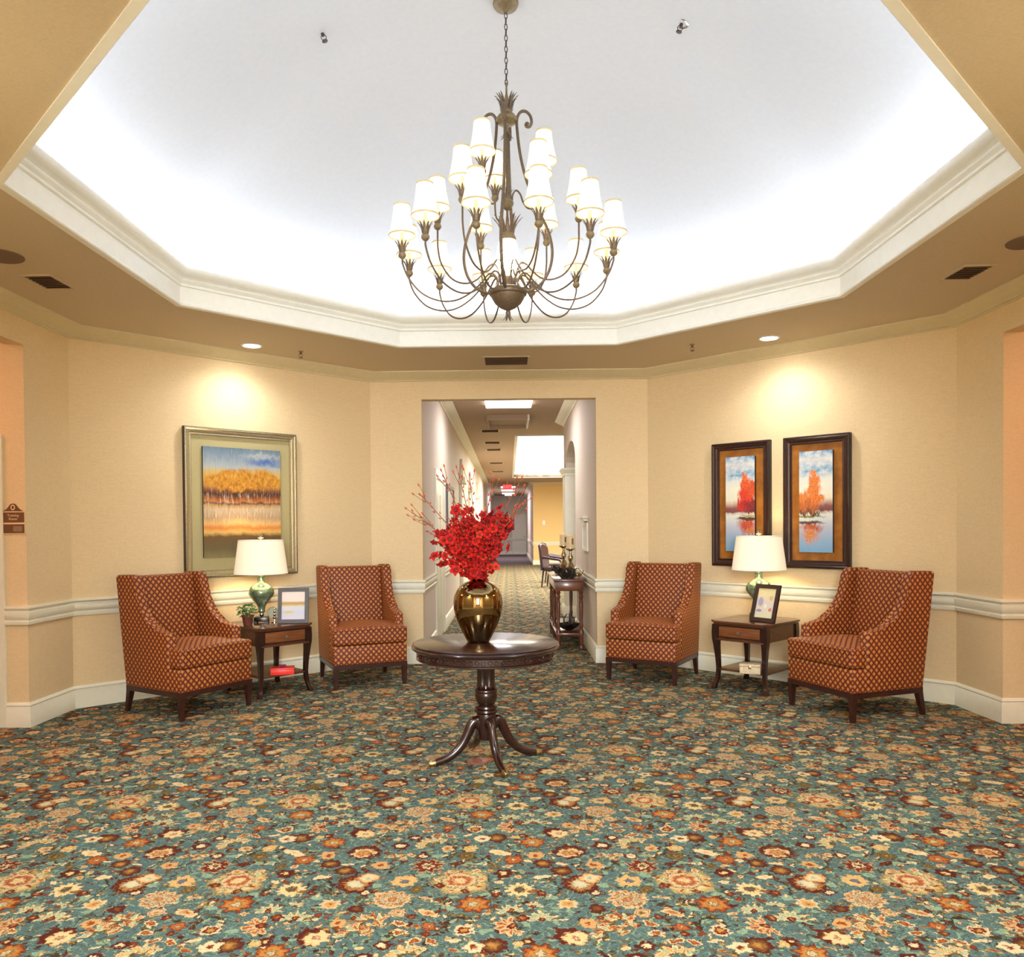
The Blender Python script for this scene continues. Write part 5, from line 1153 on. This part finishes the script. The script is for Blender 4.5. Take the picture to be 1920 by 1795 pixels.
for sx in (-1, 1):
    for y in (-cl + .03, 0, cl - .03):
        if sx > 0 and y == 0: continue
        if lg is None:
            bm = bm_new(); lathe(bm, [(.022, 0), (.026, .03), (.018, .05), (.028, .08), (.028, .16), (.030, .22), (.018, .25), (.026, .28), (.019, .32), (.022, .42), (.025, .55), (.018, .60), (.028, .63), (.018, .655), (.026, .67), (.028, .71)], 14); lg = obj('leg', bm, 'console_wood', r); o = lg
        else: o = lg.copy(); COL.objects.link(o); o.parent = r
        o.location = (sx * (cw - .03), y, 0)
def candlestick(lb, x, y, z0, h, ch, rc):
    r = thing('candlestick', lb, 'candle holder', (x, y, z0), 0, 'candles on the corridor console')
    bm = bm_new(); lathe(bm, [(.0, 0), (.055, 0), (.056, .012), (.03, .022), (.022, .05), (.045, h * .28), (.052, h * .36), (.035, h * .46), (.016, h * .54), (.030, h * .62), (.034, h * .70), (.016, h * .80), (.014, h * .9), (.05, h * .96), (rc + .014, h * .985), (rc + .014, h), (0, h)], 24, cap=False); obj('holder', bm, 'mercury_gold', r)
    bm = bm_new(); lathe(bm, [(rc, h), (rc, h + ch - .004), (rc - .006, h + ch), (rc * .6, h + ch - .006), (0, h + ch - .008)], 24, cap=False); c_ = obj('candle', bm, 'wax', r)
    bm = bm_new(); box(bm, .012, .034, -rc - .001, -rc + .006, h + ch * .3, h + ch * .75); obj('candle_label', bm, 'outlet_brown', c_, smooth=None)
candlestick('fat cream candle on the nearer gold glass holder, corridor console', .757, 9.85, .84, .355, .165, .052)
candlestick('cream candle on the farther gold glass holder, corridor console', .705, 10.32, .84, .38, .15, .05)
r = thing('ornament_ball', 'shiny gold ball among dark twigs on the console table', 'ornament', (.765, 9.66, .84))
bm = bm_new(); bmesh.ops.create_uvsphere(bm, u_segments=20, v_segments=12, radius=.045, matrix=Matrix.Translation((0, 0, .045))); obj('ball', bm, 'mercury_gold', r)
bm = bm_new(); lathe(bm, [(.012, .088), (.012, .096), (.006, .10), (0, .10)], 10, cap=False); obj('cap', bm, 'brass', r)
def bundle(name, lb, cat, loc, n, sx, sy, sz, mat, seed, th=.006):
    r = thing(name, lb, cat, loc); rn = random.Random(seed)
    for k in range(n):
        a0 = rn.uniform(0, 6.28); p0 = Vector((rn.uniform(-sx, sx) * .5, rn.uniform(-sy, sy) * .5, .01)); p1 = p0 + Vector((math.cos(a0) * sx * .4, math.sin(a0) * sy * .4, rn.uniform(.3, .9) * sz)); p2 = p0 + Vector((math.cos(a0) * sx * .8, math.sin(a0) * sy * .8, rn.uniform(.1, 1) * sz))
        bm = bm_new(); q = smooth_path([p0, p1, p2], 4); tube(bm, q, [th * (1 - .7 * i / len(q)) for i in range(len(q))], 6, 2.2); obj('twig', bm, mat, r)
    return r
bundle('twig_garland', 'dark twig and leaf garland lying along the console table top', 'decoration', (.70, 9.60, .841), 22, .14, .16, .13, 'vine_dark', 5, .009)
bundle('twig_garland', 'dark twig garland at the far end of the console top', 'decoration', (.66, 10.62, .841), 14, .12, .2, .12, 'vine_dark', 9, .009)
r = thing('shelf_bowl', 'dark pointed metal bowl on the lower shelf of the console', 'bowl', (.72, 9.75, .20))
bm = bm_new(); rows = []
lathe(bm, [(.03, 0), (.06, .01), (.10, .04), (.135, .085), (.128, .085), (.09, .045), (0, .02)], 8, cap=True, fn=lambda r_, z, a_: r_ * (1 + .25 * math.cos(4 * a_) * min(1, z * 12))); obj('bowl', bm, 'black_gloss', r, smooth=None)
for k in range(5):
    a_ = k * 1.25; bm = bm_new(); tube(bm, smooth_path([(.03 * math.cos(a_), .03 * math.sin(a_), .03), (.07 * math.cos(a_), .07 * math.sin(a_), .13), (.02 * math.cos(a_), .02 * math.sin(a_), .20)], 4), [.012, .012, .010, .008, .006, .005, .004, .003, .003], 6, 1.8); obj('leaf', bm, 'vine_dark', r)
r = thing('gold_bird', 'small gold bird ornament at the wall end of the console', 'ornament', (.84, 9.60, .84))
bm = bm_new(); tube(bm, smooth_path([(-.05, 0, .03), (-.02, 0, .05), (.02, 0, .05), (.045, 0, .085), (.06, 0, .10)], 5), [.004, .012, .02, .026, .028, .028, .026, .024, .022, .018, .014, .012, .010, .010, .011, .012, .010, .008, .006, .004, .003], 10); lathe(bm, [(.02, 0), (.012, .008), (.006, .03), (0, .04)], 10, Matrix.Translation((.0, 0, 0)), cap=False); obj('body', bm, 'mercury_gold', r)
# notice panel and little shelf on the corridor wall
r = thing('wall_panel', 'pale framed panel hanging on the right corridor wall above the console', 'picture', (WR - .002, 9.72, 1.34))
bm = bm_new()
for (a, b, c, d) in ((-.30, .30, -.17, -.14), (-.30, .30, .14, .17), (-.30, -.26, -.14, .14), (.26, .30, -.14, .14)): box(bm, -.02, 0, a, b, c, d)
obj('frame', bm, 'trim_cream', r, smooth=None)
bm = bm_new(); box(bm, -.008, 0, -.27, .27, -.15, .15); obj('panel', bm, 'white_linen', r, smooth=None)
r = thing('wall_shelf', 'small pale wall shelf on the right corridor wall above framed panel', 'shelf', (WR - .002, 9.72, 1.56))
bm = bm_new(); box(bm, -.07, 0, -.28, .28, 0, .025, bev=.004); box(bm, -.05, 0, -.22, .22, -.03, .004); obj('shelf_board', bm, 'trim_cream', r)
# white pier and capital at the end of the arch wall
r = thing('square_column', 'white square column with moulded capital at the end of arch', 'column', (WR + .14, 13.3, 0))
bm = bm_new(); box(bm, -.16, .16, -.27, .27, .0, 2.33, bev=.006); obj('shaft', bm, 'trim_cream', r)
bm = bm_new(); sweep(bm, [(-.16, -.27), (.16, -.27), (.16, .27), (-.16, .27)], [(0, 2.30), (.01, 2.30), (.015, 2.32), (.01, 2.335), (.02, 2.35), (.05, 2.39), (.055, 2.40), (.055, 2.425), (0, 2.425)], True, -1 if 0 else -1); obj('capital', bm, 'trim_cream', r)
bm = bm_new(); sweep(bm, [(-.16, -.27), (.16, -.27), (.16, .27), (-.16, .27)], [(0, 0), (.03, 0), (.03, .14), (.012, .17), (0, .17)], True, -1); obj('base', bm, 'trim_cream', r)
for i, y in enumerate((15.2, 18.6, 22.8)):
    r = thing('wall_pilaster', ('nearest', 'second', 'farthest')[i] + ' of three white pilasters with pointed caps, left corridor wall', 'column', (WL, y, 0), 0, 'pilasters on the left corridor wall')
    bm = bm_new(); box(bm, 0, .06, -.25, .25, 0, 2.3, bev=.004); obj('shaft', bm, 'trim_cream', r)
    bm = bm_new(); box(bm, 0, .12, -.33, .33, 2.3, 2.42, bev=.01); obj('capital', bm, 'trim_cream', r)
    bm = bm_new(); prism(bm, [(-.22, 2.42), (.22, 2.42), (.12, 2.62), (0, 2.78), (-.12, 2.62)], lambda a, b, d: (d, a, b), 0, .05); obj('pointed_cap', bm, 'corridor_wallpaper', r)
r = thing('corridor_picture', 'dark framed pale picture on left corridor wall past the door', 'picture', (WL, 12.5, 1.62))
bm = bm_new()
for (a, b, c, d) in ((-.7, .7, -.5, -.45), (-.7, .7, .45, .5), (-.7, -.65, -.45, .45), (.65, .7, -.45, .45)): box(bm, 0, .03, a, b, c, d)
obj('frame', bm, 'black_gloss', r, smooth=None)
bm = bm_new(); box(bm, 0, .01, -.66, .66, -.46, .46); obj('print', bm, 'white_linen', r, smooth=None)
# ceiling panels and vents in the corridor
for i, (y, w_, d_, m) in enumerate(((11.15, .66, 1.0, 'panel_light'), (34.5, .62, .5, 'far_light'), (37.4, .62, .5, 'far_light'), (40.6, .62, .5, 'far_light'), (42.7, .36, .4, 'far_light'))):
    r = thing('ceiling_light', ['lit white ceiling panel just inside the corridor opening', 'nearest of four glowing light bars at the corridor end', 'second of four glowing light bars at the corridor end', 'third of four glowing light bars at the corridor end', 'farthest and shortest of four glowing light bars at corridor end'][i], 'ceiling light', (.01 if i == 0 else -.02, y, CCZ))
    bm = bm_new(); box(bm, -w_ / 2, w_ / 2, -d_ / 2, d_ / 2, -.05, 0, bev=.012); obj('diffuser', bm, m, r)
r = thing('access_hatch', 'dropped square hatch frame in the corridor ceiling beyond light panel', 'ceiling hatch', (.0, 13.2, CCZ))
for (a, b, c, d) in ((-.34, -.31, -.55, .55), (.31, .34, -.55, .55), (-.31, .31, .52, .55), (-.31, .31, -.55, -.52)):
    bm = bm_new(); box(bm, a, b, c, d, -.09, 0); obj('frame_side', bm, 'white_plastic' if a > .3 else 'corridor_ceiling_paint', r, smooth=None)
bm = bm_new(); box(bm, -.31, .31, -.52, .52, -.03, -.002); obj('hatch_panel', bm, 'corridor_ceiling_paint', r, smooth=None)
for q_, (y, w_) in enumerate(((14.7, .3), (16.7, .3), (18.2, .3), (21.9, .34), (25.2, .34))):
    vent(('first', 'second', 'third', 'fourth', 'last')[q_] + ' small brown ceiling vent in the corridor beyond the access hatch', -.33, y, w_, .3, 0, 'corridor ceiling vents', CCZ, 4)
r = thing('exit_sign', 'glowing red EXIT sign hanging at the far end of corridor', 'sign', (-.05, 30.5, 2.95))
bm = bm_new(); box(bm, -.17, .17, -.03, .03, 0, .17, bev=.005); obj('sign_box', bm, 'exit_red', r)
bm = bm_new(); box(bm, -.01, .01, -.01, .01, .17, .30); obj('hanger', bm, 'white_plastic', r, smooth=None)
text('lettering', 'EXIT', .15, 'white_plastic', r, (0, -.031, .085), (R_(90), 0, 0))
r = thing('light_switch', 'small white light switch on the yellow wall beyond the dining chairs', 'switch', (1.38, YD - .002, 2.0 - .35))
bm = bm_new(); box(bm, -.06, .06, -.012, 0, -.09, .09, bev=.003); obj('plate', bm, 'white_plastic', r)
bm = bm_new(); box(bm, -.02, .02, -.02, -.01, -.03, .03); obj('toggle', bm, 'white_plastic', r)
for x, z, w_, h_, lb in ((-.5, 1.75, .9, .9, 'dark framed picture left of the red sign on corridor end wall'), (.02, 1.7, .55, .7, 'small dark framed picture on the corridor end wall beside the door')):
    r = thing('end_wall_picture', lb, 'picture', (x, YE - .002, z))
    bm = bm_new(); e = .04
    for (a, b, c, d) in ((-w_ / 2, w_ / 2, -h_ / 2, -h_ / 2 + e), (-w_ / 2, w_ / 2, h_ / 2 - e, h_ / 2), (-w_ / 2, -w_ / 2 + e, -h_ / 2 + e, h_ / 2 - e), (w_ / 2 - e, w_ / 2, -h_ / 2 + e, h_ / 2 - e)): box(bm, a, b, -.03, 0, c, d)
    obj('frame', bm, 'frame_espresso', r, smooth=None)
    bm = bm_new(); box(bm, -w_ / 2 + .02, w_ / 2 - .02, -.01, 0, -h_ / 2 + .02, h_ / 2 - .02); obj('print', bm, 'mat_board_sage', r, smooth=None)
# dining chairs and table
def dining_chair():
    r = thing('dining_chair', 'x', 'chair')
    bm = bm_new(); box(bm, -.26, .26, -.26, .24, .40, .50, bev=.03, seg=3); obj('seat', bm, 'leather_brown', r)
    bm = bm_new(); rows = []
    prism(bm, [(-.27, .42), (.27, .42), (.29, .9), (.22, 1.03), (0, 1.06), (-.22, 1.03), (-.29, .9)], lambda a, b, d: (a, .22 + d + .10 * (b - .42) + .08 * (1 - (a / .29) ** 2), b), 0, .07, .015); obj('backrest', bm, 'leather_brown', r)
    for s in (-1, 1):
        bm = bm_new(); tube(bm, smooth_path([(s * .27, .24, .74), (s * .30, .0, .70), (s * .28, -.2, .66), (s * .27, -.22, .5)], 4), .028, 8); obj('arm', bm, 'leather_brown', r)
    for x, y in ((-.23, -.23), (.23, -.23), (-.23, .24), (.23, .24)):
        bm = bm_new(); tube(bm, [(x, y, .42), (x, y + (.05 if y > 0 else 0), 0)], [.024, .016], 8); obj('leg', bm, 'wood_dark_leg', r)
    return r
dc = dining_chair(); dc.location = (1.14, 19.6, 0); dc.rotation_euler = (0, 0, R_(100 - 30)); dc['label'] = 'nearer brown leather dining chair seen through the corridor beside white table'
d2 = copy_tree(dc); d2.location = (1.28, 21.4, 0); d2.rotation_euler = (0, 0, R_(80)); d2['label'] = 'farther brown leather dining chair behind the nearer one'
d3 = copy_tree(dc); d3.location = (1.85, 18.4, 0); d3.rotation_euler = (0, 0, R_(180)); d3['label'] = 'brown leather dining chair turned sideways, half hidden by the column'
for q in (dc, d2, d3): q['group'] = 'leather dining chairs beyond the corridor'
r = thing('dining_table', 'dining table under white cloth beside the leather chairs', 'table', (2.25, 20.2, 0))
bm = bm_new(); box(bm, -.62, .62, -.62, .62, .70, .735, bev=.008); obj('tabletop', bm, 'table_walnut', r)
bm = bm_new(); lathe(bm, [(.06, .70), (.05, .2), (.28, .03), (.28, 0)], 16); obj('pedestal', bm, 'wood_dark_leg', r)
bm = bm_new(); n = 64; rows = []
for z, k_ in ((.742, 1.0), (.73, 1.03), (.6, 1.05), (.42, 1.08)):
    rows.append([])
    for i in range(n):
        a_ = 2 * math.pi * i / n; m_ = max(abs(math.cos(a_)), abs(math.sin(a_))); rr = .63 * k_ / (m_ ** .8) * (1 + (.02 * math.sin(a_ * 16) if z < .7 else 0)); rows[-1].append(bm.verts.new((rr * math.cos(a_), rr * math.sin(a_), z)))
bm.faces.new(rows[0])
for A, B in zip(rows, rows[1:]):
    for i in range(n): bm.faces.new((A[i], A[(i + 1) % n], B[(i + 1) % n], B[i]))
o = obj('tablecloth', bm, 'white_linen', None, loc=(2.25, 20.2, 0)); tag(o, 'white cloth draped over the dining table beyond the arch', 'tablecloth')
